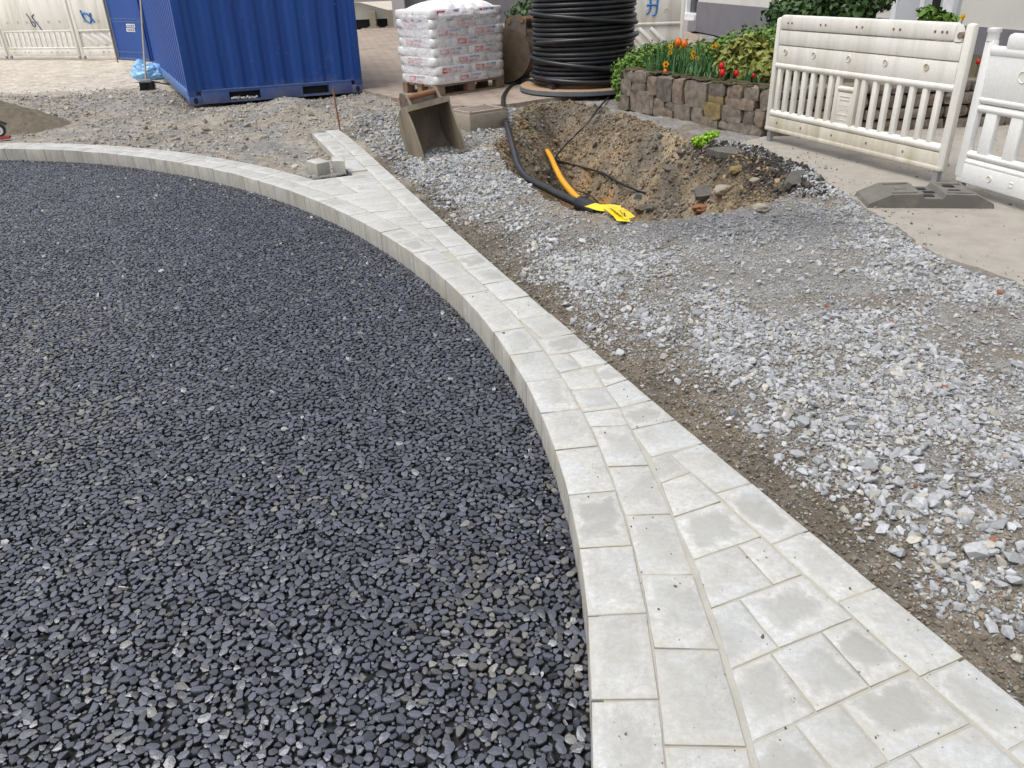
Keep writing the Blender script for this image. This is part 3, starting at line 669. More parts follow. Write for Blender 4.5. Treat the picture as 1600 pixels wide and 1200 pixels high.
gravel('gravel', 'fine grey crushed gravel spread between kerb, pit and footway', 560000, (-1.5, 4.2, .9, 7.4), lambda n, x, y: np.clip(RNG.lognormal(-4.5, .5, n), .004, .05), lambda x, y: right_side(x, y) * (.10 + .80 * patch(x, y)) * (.4 + .6 * patch2(x, y)) * sstep(.06, .42, sD(x, y) + .3 * (fbm(x, y, 3, 2) - .5)), lambda x, y: (LIME * .98)[None] * (1 - .36 * sstep(.9, .2, np.hypot((x - 1.6) / 1.3, (y - 4.8) / .6)))[:, None], .28, .15, .35, .5)
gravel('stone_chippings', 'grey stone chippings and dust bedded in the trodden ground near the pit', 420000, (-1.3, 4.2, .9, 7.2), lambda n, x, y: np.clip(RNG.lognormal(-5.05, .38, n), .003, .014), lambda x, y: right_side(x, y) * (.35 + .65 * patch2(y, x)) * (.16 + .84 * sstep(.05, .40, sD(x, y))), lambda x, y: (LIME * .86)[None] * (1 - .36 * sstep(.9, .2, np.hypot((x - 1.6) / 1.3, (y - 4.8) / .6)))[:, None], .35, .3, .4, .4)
gravel('soil_crumbs', 'small brown and grey crumbs of soil along the outer edge of the paving', 150000, (-1.2, 3.0, .9, 6.0), lambda n, x, y: np.clip(RNG.lognormal(-5.0, .45, n), .003, .02), lambda x, y: right_side(x, y) * sstep(.95, .15, sD(x, y)), lambda x, y: np.array((.19, .165, .13))[None] * np.ones((len(x), 1)), .5, .2, .5, .3, cat='soil')
gravel('rubble', 'mixed grey and brown rubble spread in front of the blue container', 60000, (-10, 0, 6.0, 15), lambda n, x, y: np.clip(RNG.lognormal(-4.15, .55, n), .006, .10), lambda x, y: ((sD(x, y) < 0) | (y > 8.4)) * (.25 + .75 * patch(x, y)) * sstep(14.5, 12.5, y), np.array((.33, .31, .28)), .4, .3, .5, .6, cat='rubble')
gravel('rubble_strip', 'pale stones strewn beside the dug pit and the steel bucket', 14000, (-1.7, .3, 5.6, 10), lambda n, x, y: np.clip(RNG.lognormal(-3.8, .4, n), .01, .07), lambda x, y: (sD(x, y) > .1) * ~inpoly(x, y, PIT) * (.3 + .7 * np.exp(-((sD(x, y) - .45) / .25) ** 2)), LIME * .85, .4, .2, cat='rubble')
gravel('pit_stones', 'brown and tan stones and clods in the walls of the pit', 46000, (-.3, 3.0, 5, 10.6), lambda n, x, y: np.clip(RNG.lognormal(-4.2, .55, n), .006, .10), lambda x, y: inpoly(x, y, PIT) * (.35 + .65 * sstep(1.2, .3, dpoly(x, y, PIT_F))), lambda x, y: np.where((fbm(x, y, 3, 3) > .5)[:, None], np.array((.175, .155, .125)), np.array((.215, .165, .105))), .5, .25, .7, .45, walk=False, cat='stones')
gravel('tar_crumbs', 'black crumbs of broken asphalt along the torn footway edge', 20000, (1.3, 3.4, 4.6, 7.6), lambda n, x, y: np.clip(RNG.lognormal(-4.35, .55, n), .006, .08), lambda x, y: (sstep(.30, .04, dpoly(x, y, PIT_F[0:4]) + .15 * (fbm(x, y, 5, 2) - .5))), np.array((.055, .05, .046)), .5, .1, .8, .2, walk=False, cat='asphalt crumbs')
n = 9000; x = RNG.uniform(1.8, 5.2, n); y = RNG.uniform(2.6, 8, n); k = inpoly(x, y, WALK); dw_ = dpoly(x, y, WALK[:14]); k &= RNG.random(n) < .12 + .9 * sstep(.45, .0, dw_ + .4 * (fbm(x, y, 4, 2) - .4)); x, y = x[k], y[k]; n = len(x); s = np.clip(RNG.lognormal(-5.0, .55, n), .002, .03)
tag(scatter('footway_grit', np.column_stack([x, y, .002 + s * .2]), rnd_rot(n, .6), s[:, None] * np.ones((1, 3)) * .5, stone_tints(n, np.array((.24, .22, .195)), .6), GRAVEL, 9), 'loose grit and crumbs trodden onto the worn footway', 'grit', kind='stuff')
# crumbs fallen on the paving
n = 900; x = RNG.uniform(-.2, 1.2, n); y = RNG.uniform(.9, 4.5, n); k = (sA(x, y) > .01) & (sD(x, y) < -.01) & (fbm(x, y, 2.5, 2) > .40); x, y = x[k], y[k]; n = len(x); s = np.clip(RNG.lognormal(-5.75, .5, n), .0015, .012)
tag(scatter('grit', np.column_stack([x, y, s * .25]), rnd_rot(n, .6), s[:, None] * np.ones((1, 3)) * .5, stone_tints(n, np.array((.13, .115, .09)), .5), GRAVEL, 9), 'loose dark grit fallen on the concrete paving', 'grit', kind='stuff')

# slabs of broken footway asphalt
def slab(c, d, rx, ry, rz, lab, seed):
    rg = random.Random(seed); k = 9; poly = [(d[0] * .5 * rg.uniform(.75, 1.05) * math.cos(6.283 * i / k), d[1] * .5 * rg.uniform(.75, 1.05) * math.sin(6.283 * i / k)) for i in range(k)]
    mb = MB(); mb.prism(poly, (0, 0, -d[2] / 2), (1, 0, 0), (0, 1, 0), (0, 0, 1), d[2]); o = mb.build('asphalt_slab', 'slab_tar'); o.location = c; o.rotation_euler = (rx, ry, rz); tag(o, lab, 'asphalt slab'); return o
q = g(1105, 284, -.20); slab((q[0], q[1], z_ground(q[0:1], q[1:2])[0] + .03), (.30, .17, .04), .35, -.15, .5, 'flat grey broken asphalt slab lying on the stony pit slope', 1)
q = g(1240, 296, -.05); slab((q[0], q[1], z_ground(q[0:1], q[1:2])[0] + .035), (.34, .13, .045), .5, -.1, .95, 'narrow dark asphalt slab tipped at the torn edge of the footway', 2)
q = g(1150, 240, .0); slab((q[0], q[1], .0), (.52, .22, .05), .1, .05, -.55, 'dark undermined asphalt plate overhanging the pit below the green weed', 3)

# ------------------------------------------------------------------ blue container
cont = empty('shipping_container', (-4.23, 11.115, .02), rot=(0, .018, .452))
tag(cont, 'blue corrugated steel container with an open end door and fork pockets', 'container')
CW, CL, CH = 2.44, 6.06, 2.59
def corrugated(x0, x1, n, h, depth, z0):
    """profile along x: outer flat, slope, inner flat, slope; recessed by depth"""
    pts = [(x0, 0)]; p = (x1 - x0) / n
    for i in range(n):
        b = x0 + i * p; pts += [(b + .30 * p, 0), (b + .50 * p, depth), (b + .80 * p, depth), (b + p, 0)]
    return pts
def wall_sheet(pts, z0, z1, place):
    mb = MB(); vs = []
    for x, y in pts: vs += [place(x, y, z0), place(x, y, z1)]
    mb.add(vs, [(2 * i, 2 * i + 2, 2 * i + 3, 2 * i + 1) for i in range(len(pts) - 1)]); return mb
wall_sheet(corrugated(.10, CW - .10, 8, 0, .036, 0), .17, CH - .1, lambda x, y, z: (x, .035 + y, z)).build('end_wall', 'blue_paint', cont, fix=False)
wall_sheet(corrugated(.10, CL - .10, 21, 0, .036, 0), .17, CH - .1, lambda x, y, z: (.03 + y, x, z)).build('side_wall', 'blue_paint', cont, fix=False)
wall_sheet(corrugated(.10, CL - .10, 21, 0, .036, 0), .17, CH - .1, lambda x, y, z: (CW - .03 - y, x, z)).build('side_wall', 'blue_paint', cont, fix=False)
for x, y in ((0, 0), (CW, 0), (0, CL), (CW, CL)):
    sx, sy = (1 if x == 0 else -1), (1 if y == 0 else -1)
    mb = MB(); mb.box((x + sx * .055, y + sy * .055, CH / 2), (.11, .11, CH - .236), ch=.01); mb.build('corner_post', 'blue_paint', cont, True)
    for z in (.059, CH - .059):
        mb = MB(); mb.box((x + sx * .081, y + sy * .089, z), (.168, .184, .118), ch=.012); cs = mb.build('corner_casting', 'blue_paint', cont, True)
        if y == 0:
            mb = MB(); mb.add([(x + sx * .081 + .03 * math.cos(t), -.0045, z + .042 * math.sin(t)) for t in np.linspace(0, 6.283, 16, endpoint=False)], [tuple(range(16))]); mb.build('casting_hole_shade', 'shade_black', cs)  # flat black disc on the casting: the hole's shade as colour
# bottom front rail with two fork pockets (open through the rail; a near-black block behind paints their shade)
pk = ((.53, .95), (1.55, 1.93)); xs = [.165] + [v for p in pk for v in p] + [CW - .165]
for a, b in ((xs[0], xs[1]), (xs[2], xs[3]), (xs[4], xs[5])): mb = MB(); mb.box(((a + b) / 2, .045, .09), (b - a, .085, .165), ch=.006); mb.build('bottom_rail', 'blue_paint', cont, True)
for a, b in pk:
    mb = MB(); mb.box(((a + b) / 2, .045, .158), (b - a, .083, .03)); mb.box(((a + b) / 2, .045, .022), (b - a, .083, .028)); mb.build('bottom_rail', 'blue_paint', cont)
    mb = MB(); mb.box(((a + b) / 2, .30, .09), (b - a, .42, .11)); mb.build('pocket_shade', 'shade_black', cont)
mb = MB(); mb.box((CW / 2, .02, .181), (CW - .36, .045, .015)); mb.build('rail_lip', 'blue_paint_worn', cont)
for x in (.04, CW - .04): mb = MB(); mb.box((x, CL / 2, .10), (.07, CL - .37, .14), ch=.006); mb.build('side_rail', 'blue_paint_worn' if x < 1 else 'blue_paint', cont, True)
for x in (.04, CW - .04): mb = MB(); mb.box((x, CL / 2, CH - .07), (.07, CL - .37, .12), ch=.006); mb.build('top_rail', 'blue_paint', cont, True)
mb = MB(); mb.box((CW / 2, .045, CH - .07), (CW - .34, .085, .12), ch=.006); mb.build('top_rail', 'blue_paint', cont, True)
mb = MB(); mb.box((CW / 2, CL / 2, CH - .03), (CW - .2, CL - .2, .02)); mb.build('roof', 'blue_paint', cont)
mb = MB(); mb.box((CW / 2, CL / 2 + .2, .19), (CW - .2, CL - .5, .03)); mb.build('floor', 'pallet_wood', cont)
mb = MB(); mb.box((.052, .006, CH / 2), (.035, .006, CH - .24)); mb.build('worn_corner_edge', 'blue_paint_worn', cont)
# stones pushed into a pocket
for i in range(14):
    mb = MB(); blob(mb, (.56 + .026 * i, -.0 + random.uniform(.0, .06), .045 + random.uniform(0, .02)), (.022, .02, .018), 1, .3, 1, i); o = mb.build('pebble', 'plaster_white', cont)
# open door at the far end, swung outwards
dl = g(187, 96, .15); hx = Vector((-4.23, 11.115, 0)) + Matrix.Rotation(.452, 3, 'Z') @ Vector((0, CL, 0)); ang = math.atan2(dl[1] - hx.y, dl[0] - hx.x) - .452
door = empty('door', (0, CL, .0), ang); door.parent = cont
dw = 1.2
mb = MB(); mb.box((dw / 2, -.0, 1.30), (dw - .08, .03, 2.22)); mb.build('door_panel', 'blue_paint', door)
for x in (.03, dw - .03): mb = MB(); mb.box((x, 0, 1.30), (.06, .06, 2.26), ch=.006); mb.build('door_stile', 'blue_paint' if x < .5 else 'steel_galv', door, True)
for z in (.19, .31, .87, .92, 1.5, 2.38): mb = MB(); mb.box((dw / 2, .0, z), (dw - .13, .045, .012 if z != .19 else .03)); mb.build('door_rib', 'blue_paint_worn', door)
mb = MB(); mb.box((dw / 2, 0, .165), (dw, .05, .02)); mb.build('door_seal', 'cable_black', door)
mb = MB(); mb.tube([(dw - .01, .05, .10), (dw - .01, .05, 2.4)], .017, 8); mb.build('locking_bar', 'steel_galv', door, True)
sg = 1 if math.sin(ang) > 0 else -1
for s in (1, -1):
    for i, (z, w_) in enumerate(((.80, .30), (.72, .30))):
        mb = MB(); mb.box((.45 + .03 * i, s * .0185, z), (w_, .004, .062)); st = mb.build('sticker', 'print_white', door)
        for kx in range(4): mb = MB(); mb.box((.35 + .065 * kx + .03 * i, s * .0212, z), (.042 if kx else .05, .002, .036)); mb.build('sticker_print', 'plinth_grey', st)

# ------------------------------------------------------------------ broom and blue plastic bag beside the container
b0 = g(231, 139); top = at_y(219, -40, b0[1] + .75)
br_ = empty('broom', (b0[0], b0[1], .0)); tag(br_, 'street broom with long wooden handle leaning on the blue container', 'broom')
d_ = Vector(top - b0) ; d_.normalize()
mb = MB(); mb.tube([Vector((0, 0, .12)), Vector((0, 0, .12)) + d_ * 1.55], .016, 8); mb.build('handle', 'wood_handle', br_, True)
mb = MB(); mb.box((0, 0, .125), (.17, .07, .05), rz=.3, ch=.008); mb.build('broom_block', 'alu', br_, True)
mb = MB(); rg = random.Random(5)
for i in range(260):
    x, y = rg.uniform(-.11, .11), rg.uniform(-.035, .035); q = Vector((x * math.cos(.3) - y * math.sin(.3), x * math.sin(.3) + y * math.cos(.3), .11)); e = q + Vector((rg.uniform(-.03, .05), rg.uniform(-.04, .02), -.125)); mb.tube([q, e], [.004, .003], 3, False)
mb.build('bristles', 'bristle', br_)
from mathutils import noise as mn
q = g(236, 124); bm = bmesh.new(); bmesh.ops.create_icosphere(bm, subdivisions=5, radius=1.0)
for v in bm.verts:
    c = v.co.copy(); k = 1 + .32 * mn.fractal(c * 1.6 + Vector((3, 1, 7)), 1, 2, 3) + .16 * abs(mn.noise(c * 6)) ; v.co = Vector((c.x * .29 * k, c.y * .2 * k, max(-.12, c.z * .15 * k + .10 * max(0, 1 - ((c.x + .55) / .4) ** 2) * max(0, c.z))))
me = bpy.data.meshes.new('plastic_bag'); bm.to_mesh(me); bm.free(); o = link('plastic_bag', me, 'bag_blue', smooth='all'); o.location = (q[0], q[1], .11)
tag(o, 'crumpled light blue plastic bag lying below the open container door', 'plastic bag')
# iron stake
q = g(532, 204); mb = MB(); mb.tube([(0, 0, -.05), (-.012, 0, .2), (-.02, .01, .44)], .010, 7); o = mb.build('iron_stake', 'rust', smooth=True); o.location = (q[0], q[1], 0); tag(o, 'thin rusty iron stake driven in behind the end of the paving', 'stake')
# soil heap behind the kerb, and the little tool at its foot
q = g(-50, 214); rg = np.random.default_rng(4); n = 150; xs_ = np.linspace(-1.9, 1.9, n); X_, Y_ = np.meshgrid(xs_, xs_, indexing='ij'); R_ = np.hypot(X_ * (.95 + 0 * X_), Y_ * 1.45)
Z_ = .50 * np.clip(1 - R_ / 1.15, 0, 1) ** .95; Z_ = Z_ * (.85 + .3 * fbm(X_ + 5, Y_, 3, 3)) + (.05 * (fbm(X_, Y_, 7, 3) - .5) + .035 * (fbm(X_, Y_, 24, 3) - .5)) * (Z_ > 0.004) - .03
idx = np.arange(n * n).reshape(n, n); fq = np.stack([idx[:-1, :-1], idx[1:, :-1], idx[1:, 1:], idx[:-1, 1:]], -1).reshape(-1, 4); me = np_mesh('soil_heap', np.stack([X_, Y_, Z_], -1).reshape(-1, 3), fq[(R_.ravel()[fq] < 1.2).all(1)])
bm = bmesh.new(); bm.from_mesh(me); bmesh.ops.delete(bm, geom=[v for v in bm.verts if not v.link_faces], context='VERTS'); bm.to_mesh(me); bm.free()
o = link('soil_heap', me, 'sandpile', smooth='all'); o.location = (q[0] - .05, q[1] + .62, -.005); o.scale = (.8, .8, .85); tag(o, 'low heap of fine brown soil behind the curved kerb', 'soil heap')
q = g(2, 218); t = empty('tape_reel', (q[0], q[1], .0), .25); tag(t, 'small black reel with white disc and red base beside the soil heap', 'tape reel')
mb = MB(); mb.box((0, 0, .02), (.20, .08, .03), ch=.008); mb.build('base', 'tool_red', t, True)
mb = MB(); mb.tube([(0, -.022, .105), (0, .022, .105)], .075, 20); mb.build('case', 'ink_black', t, True)
mb = MB(); mb.tube([(0.01, -.03, .10), (0.01, -.02, .10)], .046, 18); dsc = mb.build('disc', 'tool_white', t, True)
mb = MB(); mb.tube([(0.01, -.034, .10), (0.01, -.028, .10)], .017, 12); mb.build('hub', 'ink_black', dsc, True)
mb = MB(); mb.tube([(-.09, 0, .17), (-.03, 0, .20), (.05, 0, .19), (.10, 0, .16)], .016, 8); mb.build('grip', 'ink_black', t, True)

# ------------------------------------------------------------------ plastic site barriers
def barrier(p0, p1, label, style='round', L=2.0, mat='white_plastic', z0=.0, low='dirty_plastic', group=None, feet=(.06, 1.94), height=1.06):
    a, b = Vector((p0[0], p0[1], z0)), Vector((p1[0], p1[1], z0)); d = b - a; root = empty('site_barrier', a, math.atan2(d.y, d.x)); tag(root, label, 'barrier', group)
    s = d.length / L; Hh = height
    def P(nm, mb, m=mat, sm=True, par=None): return mb.build(nm, m, par or root, sm)
    def bx(nm, x0, x1, z0_, z1, th=.05, y=0, ch=.012, m=mat): mb = MB(); mb.box(((x0 + x1) / 2 * s, y, (z0_ + z1) / 2), ((x1 - x0) * s, th, z1 - z0_), ch=ch); return P(nm, mb, m)
    def dimple(x, z, r=.022, par=None, yy=-.0255, sq=False):
        # moulded recess: raised ring with a dark floor
        mb = MB(); k = 4 if sq else 14; n_ = k; o_ = [(x * s + r * 1.25 * math.cos(6.283 * i / k + (.785 if sq else 0)), yy + .0, z + r * 1.25 * math.sin(6.283 * i / k + (.785 if sq else 0))) for i in range(k)]; i_ = [(x * s + r * math.cos(6.283 * i / k + (.785 if sq else 0)), yy - .006, z + r * math.sin(6.283 * i / k + (.785 if sq else 0))) for i in range(k)]; c_ = [(x * s + r * .9 * math.cos(6.283 * i / k + (.785 if sq else 0)), yy - .001, z + r * .9 * math.sin(6.283 * i / k + (.785 if sq else 0))) for i in range(k)]
        mb.add(o_ + i_ + c_, [(i, (i + 1) % k, k + (i + 1) % k, k + i) for i in range(k)] + [(k + i, k + (i + 1) % k, 2 * k + (i + 1) % k, 2 * k + i) for i in range(k)] + [tuple(2 * k + i for i in range(k))]); return P('moulded_recess', mb, low, False, par)
    if style == 'round':
        bx('end_post', -.005, .055, .10, Hh - .02, .055, ch=.02); bx('end_post', 1.93, 2.0, .10, Hh, .055, ch=.02)
        tp = bx('board', .055, 1.865, Hh - .115, Hh, .062, ch=.02)
        mb = MB(); mb.prism([(1.865 * s, Hh - .115), (1.92 * s, Hh - .115), (1.92 * s, Hh - .095), (1.865 * s, Hh - .01)], (0, -.028, 0), (1, 0, 0), (0, 0, 1), (0, 1, 0), .056); P('board_end', mb)
        b2 = bx('board', .055, 1.93, Hh - .235, Hh - .12, .048, ch=.008); b3 = bx('board', .055, 1.93, Hh - .385, Hh - .24, .042, ch=.008)
        for x in (.16, .21, .56, .62, .96, 1.02, 1.33, 1.39, 1.70, 1.76, 1.80): mb = MB(); mb.tube([(x * s, -.030, Hh - .06), (x * s, -.0325, Hh - .06)], .010, 10); P('bolt_hole_shade', mb, 'rust', False, tp)  # flat dark discs paint the shade of the bolt recesses
        for x in (.16, .52, .92, 1.30, 1.68): dimple(x, Hh - .29, .022, b3, -.0215)
        mb = MB(); mb.tube([(.05 * s, 0, .655), (1.94 * s, 0, .655)], .030, 12); P('rail', mb)
        mb = MB(); mb.tube([(.05 * s, 0, .255), (1.94 * s, 0, .255)], .030, 12); P('rail', mb)
        xs_ = [.10 + .108 * i for i in range(7)] + [1.11 + .118 * i for i in range(7)]
        for x in xs_: mb = MB(); mb.box((x * s, 0, .455), (.050, .040, .41), ch=.014); P('slat', mb, mat)
        for x in (.835, 1.035): bx('plate_post', x - .022, x + .022, .25, .66, .044)
        bx('plate', .85, 1.02, .26, .52, .026, ch=.004); mb = MB(); mb.tube([(.83 * s, 0, .545), (1.04 * s, 0, .545)], .022, 10); P('plate_rail', mb)
        for z in (.49, .465, .35, .31): bx('plate_relief', .88, .99, z - .003, z + .003, .034, ch=.001, m=low)
        for i in range(4):
            mb = MB(); mb.tube([((.895 + .028 * i) * s + .012 * math.cos(t), -.0135, .405 + .022 * math.sin(t)) for t in np.linspace(0, 6.283, 10)], .0025, 5); P('plate_relief', mb, low)
        lo_ = bx('bottom_board', .0, 1.99, .125, .225, .048, ch=.006, m=low); bx('bottom_lip', .0, 1.99, .10, .135, .062, ch=.010, m=low)
        for x in (.16, .48, .86, 1.25, 1.62): mb = MB(); mb.tube([(x * s, -.023, .18), (x * s, -.026, .18)], .011, 10); P('bolt_hole_shade', mb, 'bucket_mud', False, lo_)  # again discs coloured for the shaded bolt recesses
        mb = MB(); mb.tube([(1.905 * s, -.03, Hh - .075), (1.905 * s, .03, Hh - .075)], .022, 10); P('hook', mb, 'bucket_mud')
    elif style == 'flat':
        bx('end_post', 0, .075, .10, Hh - .06, .06, ch=.022); bx('end_post', 1.925, 2.0, .10, Hh - .06, .06, ch=.022)
        for x in (.035, 1.965): mb = MB(); mb.lathe([(.0, Hh - .08), (.036, Hh - .075), (.036, Hh - .03), (.042, Hh - .022), (.042, Hh), (.0, Hh + .004)], (x * s, 0, 0), 14); P('knob', mb)
        bx('top_rail', .05, 1.95, Hh - .16, Hh - .10, .058, ch=.02); bx('top_rail', .17, 1.83, Hh - .13, Hh - .02, .058, ch=.03)
        pn = bx('panel', .07, 1.93, .62, Hh - .14, .040, ch=.006)
        for x in (.36, .78, 1.2, 1.62): dimple(x, .78, .034, pn, -.0205)
        for z in (.615, .56): mb = MB(); mb.tube([(.06 * s, 0, z), (1.94 * s, 0, z)], .026, 12); P('rail', mb)
        for i in range(9): mb = MB(); mb.box(((.185 + .205 * i) * s, 0, .41), (.095, .036, .29), ch=.008); P('slat', mb)
        for z in (.265, .215): mb = MB(); mb.tube([(.06 * s, 0, z), (1.94 * s, 0, z)], .024, 12); P('rail', mb)
        lo_ = bx('bottom_board', .02, 1.98, .075, .205, .046, ch=.008)
        for i, x in enumerate((.30, .48, .70, 1.0, 1.3, 1.52, 1.70)): dimple(x, .145, .018, lo_, -.0235, i % 2 == 1)
    else:
        bx('end_post', 0, .06, .06, Hh, .06, ch=.015); bx('end_post', 1.94, 2.0, .06, Hh, .06, ch=.015)
        pn = bx('panel', .05, 1.95, .66, Hh, .042, ch=.012)
        for x in (.25, .55, .8, 1.1, 1.4, 1.7): dimple(x, .83, .03, pn, -.0215)
        bx('rail', .05, 1.95, .605, .655, .06, ch=.02)
        bx('rail', .05, 1.95, .225, .27, .06, ch=.02)
        if style == 'diag':
            bx('backing', .06, 1.94, .27, .605, .012, y=.012, ch=.002)
            for i in range(-1, 11):
                x0 = .10 + .19 * i; seg = [(x0, .60), (x0 + .34, .27)]
                if x0 < .06 or x0 + .34 > 1.96: continue
                mb = MB(); mb.box(((x0 + .17) * s, -.008, .437), (.40, .034, .055), ry=math.atan2(.33, .34 * s), ch=.010); P('slat', mb, 'white_plastic_clean')
        else:
            for i in range(13): mb = MB(); mb.box(((.13 + .145 * i) * s, 0, .437), (.052, .036, .34), ch=.008); P('slat', mb, 'white_plastic_clean')
            bx('plate', .50, .60, .30, .36, .02); bx('plate', .46, .58, .5, .58, .02)
        lo_ = bx('bottom_board', .02, 1.98, .075, .225, .05, ch=.008)
        for x in (.2, .5, .62, .95, 1.25, 1.4, 1.55, 1.7): dimple(x, .15, .02, lo_, -.0255)
    for x in feet:
        if x is not None: mb = MB(); mb.box((x * s, 0, .06 if style != 'flat' else .05), (.045, .04, .12 if style != 'flat' else .1)); P('foot_peg', mb, 'steel_galv', False)
    return root
F1A, F1B = g(1196, 219), g(1471, 291); F2A = g(1489, 297); 
barrier(F1A, F1B, 'dirty white plastic barrier with narrow upright slats, beside the stone planter wall', 'round', z0=0.0)
dir2 = Vector((1.0, -.9, 0)).normalized(); p1_ = Vector(g(1600, 318, .05)); dir2 = (p1_ - Vector(F2A)); dir2.z = 0; dir2.normalize(); F2B = Vector(F2A) + dir2 * 2.0
barrier(F2A, F2B, 'clean white plastic barrier with wide flat slats and smooth panel', 'flat', mat='white_plastic_clean', low='white_plastic', z0=0.0, height=1.04)
def scribble(parent_at, pts, r, mat, nm='graffiti'):
    mb = MB(); mb.tube([Vector(p) for p in catmull(pts, 4)], r, 5); return mb.build(nm, mat, parent_at, True)
# far barriers at the site entrance
L0, L1 = g(128, 92), g(-40, 92); dv = Vector(L1 - L0); dv.z = 0; dv.normalize()
fb = barrier(Vector(L0) + dv * 2.45, Vector(L0), 'old white site barrier with upright slats and dark scribble near the container door', 'upright', mat='white_plastic', z0=0.0, height=1.35, feet=(1.96, .04))
for pts in ([(1.05, -.028, 1.02), (1.12, -.028, .92), (1.16, -.028, .76), (1.24, -.028, .74), (1.25, -.028, .82), (1.17, -.028, .84)], [(1.30, -.028, 1.0), (1.22, -.028, .95), (1.28, -.028, .86), (1.42, -.028, .66)]): scribble(fb, pts, .012, 'spray_dark')
barrier(Vector(L0) + dv * 4.95, Vector(L0) + dv * 2.5, 'white site barrier standing end to end beyond the scribbled barrier', 'upright', mat='white_plastic', z0=0.0, height=1.35)
R0, R1 = g(131, 92.5), g(330, 88); dv = Vector(R1 - R0); dv.z = 0; dv.normalize()
fb2 = barrier(Vector(R0), Vector(R0) + dv * 2.45, 'white site barrier with diagonal slats and blue spray mark behind the container door', 'diag', mat='white_plastic', z0=0.0, height=1.35, feet=(.04, 1.96))
for pts in ([(.28, -.03, 1.06), (.34, -.03, .86), (.48, -.03, .80), (.52, -.03, 1.0)], [(.30, -.03, 1.0), (.44, -.03, .98), (.58, -.03, .80)]): scribble(fb2, pts, .022, 'spray_blue')
q0 = barrier(Vector(g(1400, 40)), Vector(g(1405, 40)), '', L=2.0) if False else None
bR = at_y(1066, 77, 14.2); bL = bR - np.array([2.0, -.35, 0]); 
fb3 = barrier((bL[0], bL[1]), (bR[0], bR[1]), 'white site barrier with diagonal slats and blue spray paint behind the cable drum', 'diag', mat='white_plastic', z0=float(max(0, bR[2] - .25)), height=1.2)
for pts in ([(1.38, -.03, 1.06), (1.60, -.03, 1.02)], [(1.45, -.03, 1.10), (1.46, -.03, .86), (1.40, -.03, .78)], [(1.58, -.03, 1.1), (1.56, -.03, .80), (1.50, -.03, .76)], [(1.40, -.03, .92), (1.58, -.03, .92)]): scribble(fb3, pts, .016, 'spray_blue')
# rubber foot under the joint of the two near barriers
fA, fB = g(1352, 316), g(1540, 317); fd = Vector(fB - fA); fl = .80; rf = empty('barrier_foot', (Vector(fA) + Vector(fB)) / 2 + Vector((0, .02, .003)), math.atan2(fd.y, fd.x) + .0); tag(rf, 'grey recycled rubber base plate under the joint of two white barriers', 'barrier foot')
mb = MB(); prof = [(-.40, 0), (-.39, .025), (-.26, .085), (-.07, .09), (-.05, .06), (.06, .06), (.075, .09), (.26, .085), (.37, .03), (.38, 0)]
mb.prism(prof, (0, -.17, 0), (1, 0, 0), (0, 0, 1), (0, 1, 0), .34); bd = mb.build('rubber_body', 'rubber', rf)
for x in (-.17, .17):
    for y in (-.12, .12): mb = MB(); mb.box((x, y, .088), (.15, .030, .016), ry=.035 if x > 0 else -.035, ch=.003); mb.build('rib', 'rubber', rf, True)
mb = MB(); mb.box((-.17, 0, .088), (.07, .06, .012), ch=.003); mb.build('stamp', 'rubber', rf, True)
for x, y in ((-.01, -.09), (.02, .0), (-.01, .09), (.15, .05), (.15, -.08)): mb = MB(); mb.box((x, y, .061 if abs(x) < .05 else .0905), (.065, .05, .008)); mb.build('peg_slot_shade', 'shade_black', rf)  # black pads on the rubber paint the dark of the slots

# ------------------------------------------------------------------ cable drum
dc = Vector((1.15, 11.32, .02)); drum = empty('cable_drum', dc); tag(drum, 'large wooden drum standing on its flange, wound with thick black cable', 'cable drum')
mb = MB(); mb.lathe([(.0, .012), (.86, .012), (.87, .02), (.87, .068), (.86, .075), (.0, .075)], n=64); mb.build('lower_flange', 'drum_wood', drum, True)
mb = MB(); mb.lathe([(.872, .012), (.878, .015), (.878, .066), (.872, .069), (.860, .069)], n=64); mb.build('flange_band', 'drum_rim', drum, True)
mb = MB(); mb.lathe([(.0, 1.62), (.86, 1.62), (.87, 1.63), (.87, 1.675), (.86, 1.68), (.0, 1.68)], n=64); mb.build('upper_flange', 'drum_wood', drum, True)
mb = MB(); mb.lathe([(.58, .075), (.58, 1.62)], n=48); mb.build('core', 'drum_wood', drum, True)
rg = random.Random(9); pts = []; turns = 26
ph = [rg.uniform(0, 6.28) for _ in range(turns + 2)]; am = [rg.uniform(.0, .012) for _ in range(turns + 2)]; dr = [rg.uniform(-.012, .012) for _ in range(turns + 2)]
for i in range(turns * 40):
    t = i / 40; k = int(t); f = t - k; a_ = 6.283 * t; zz = .105 + .058 * t + am[k] * math.sin(a_ + ph[k]) * (1 - f) + am[k + 1] * math.sin(a_ + ph[k + 1]) * f; rr = .665 + dr[k] * (1 - f) + dr[k + 1] * f
    pts.append((rr * math.cos(a_), rr * math.sin(a_), zz))
mb = MB(); mb.tube(pts, .0285, 8); mb.build('wound_cable', 'cable_black', drum, 'all')
for z0_, z1_, a0, a1 in ((.98, .84, 3.0, 5.9), (.44, .24, 3.1, 6.1), (1.28, 1.22, 2.8, 6.4), (.62, .70, 3.6, 6.2), (.20, .155, 2.6, 5.4)):
    pts = [((.715 + .006 * math.sin(3 * t)) * math.cos(a0 + (a1 - a0) * t), (.715 + .006 * math.sin(3 * t)) * math.sin(a0 + (a1 - a0) * t), z0_ + (z1_ - z0_) * t + .015 * math.sin(5 * t)) for t in np.linspace(0, 1, 40)]
    mb = MB(); mb.tube(pts, .0285, 8); mb.build('cable_turn', 'cable_black', drum, 'all')

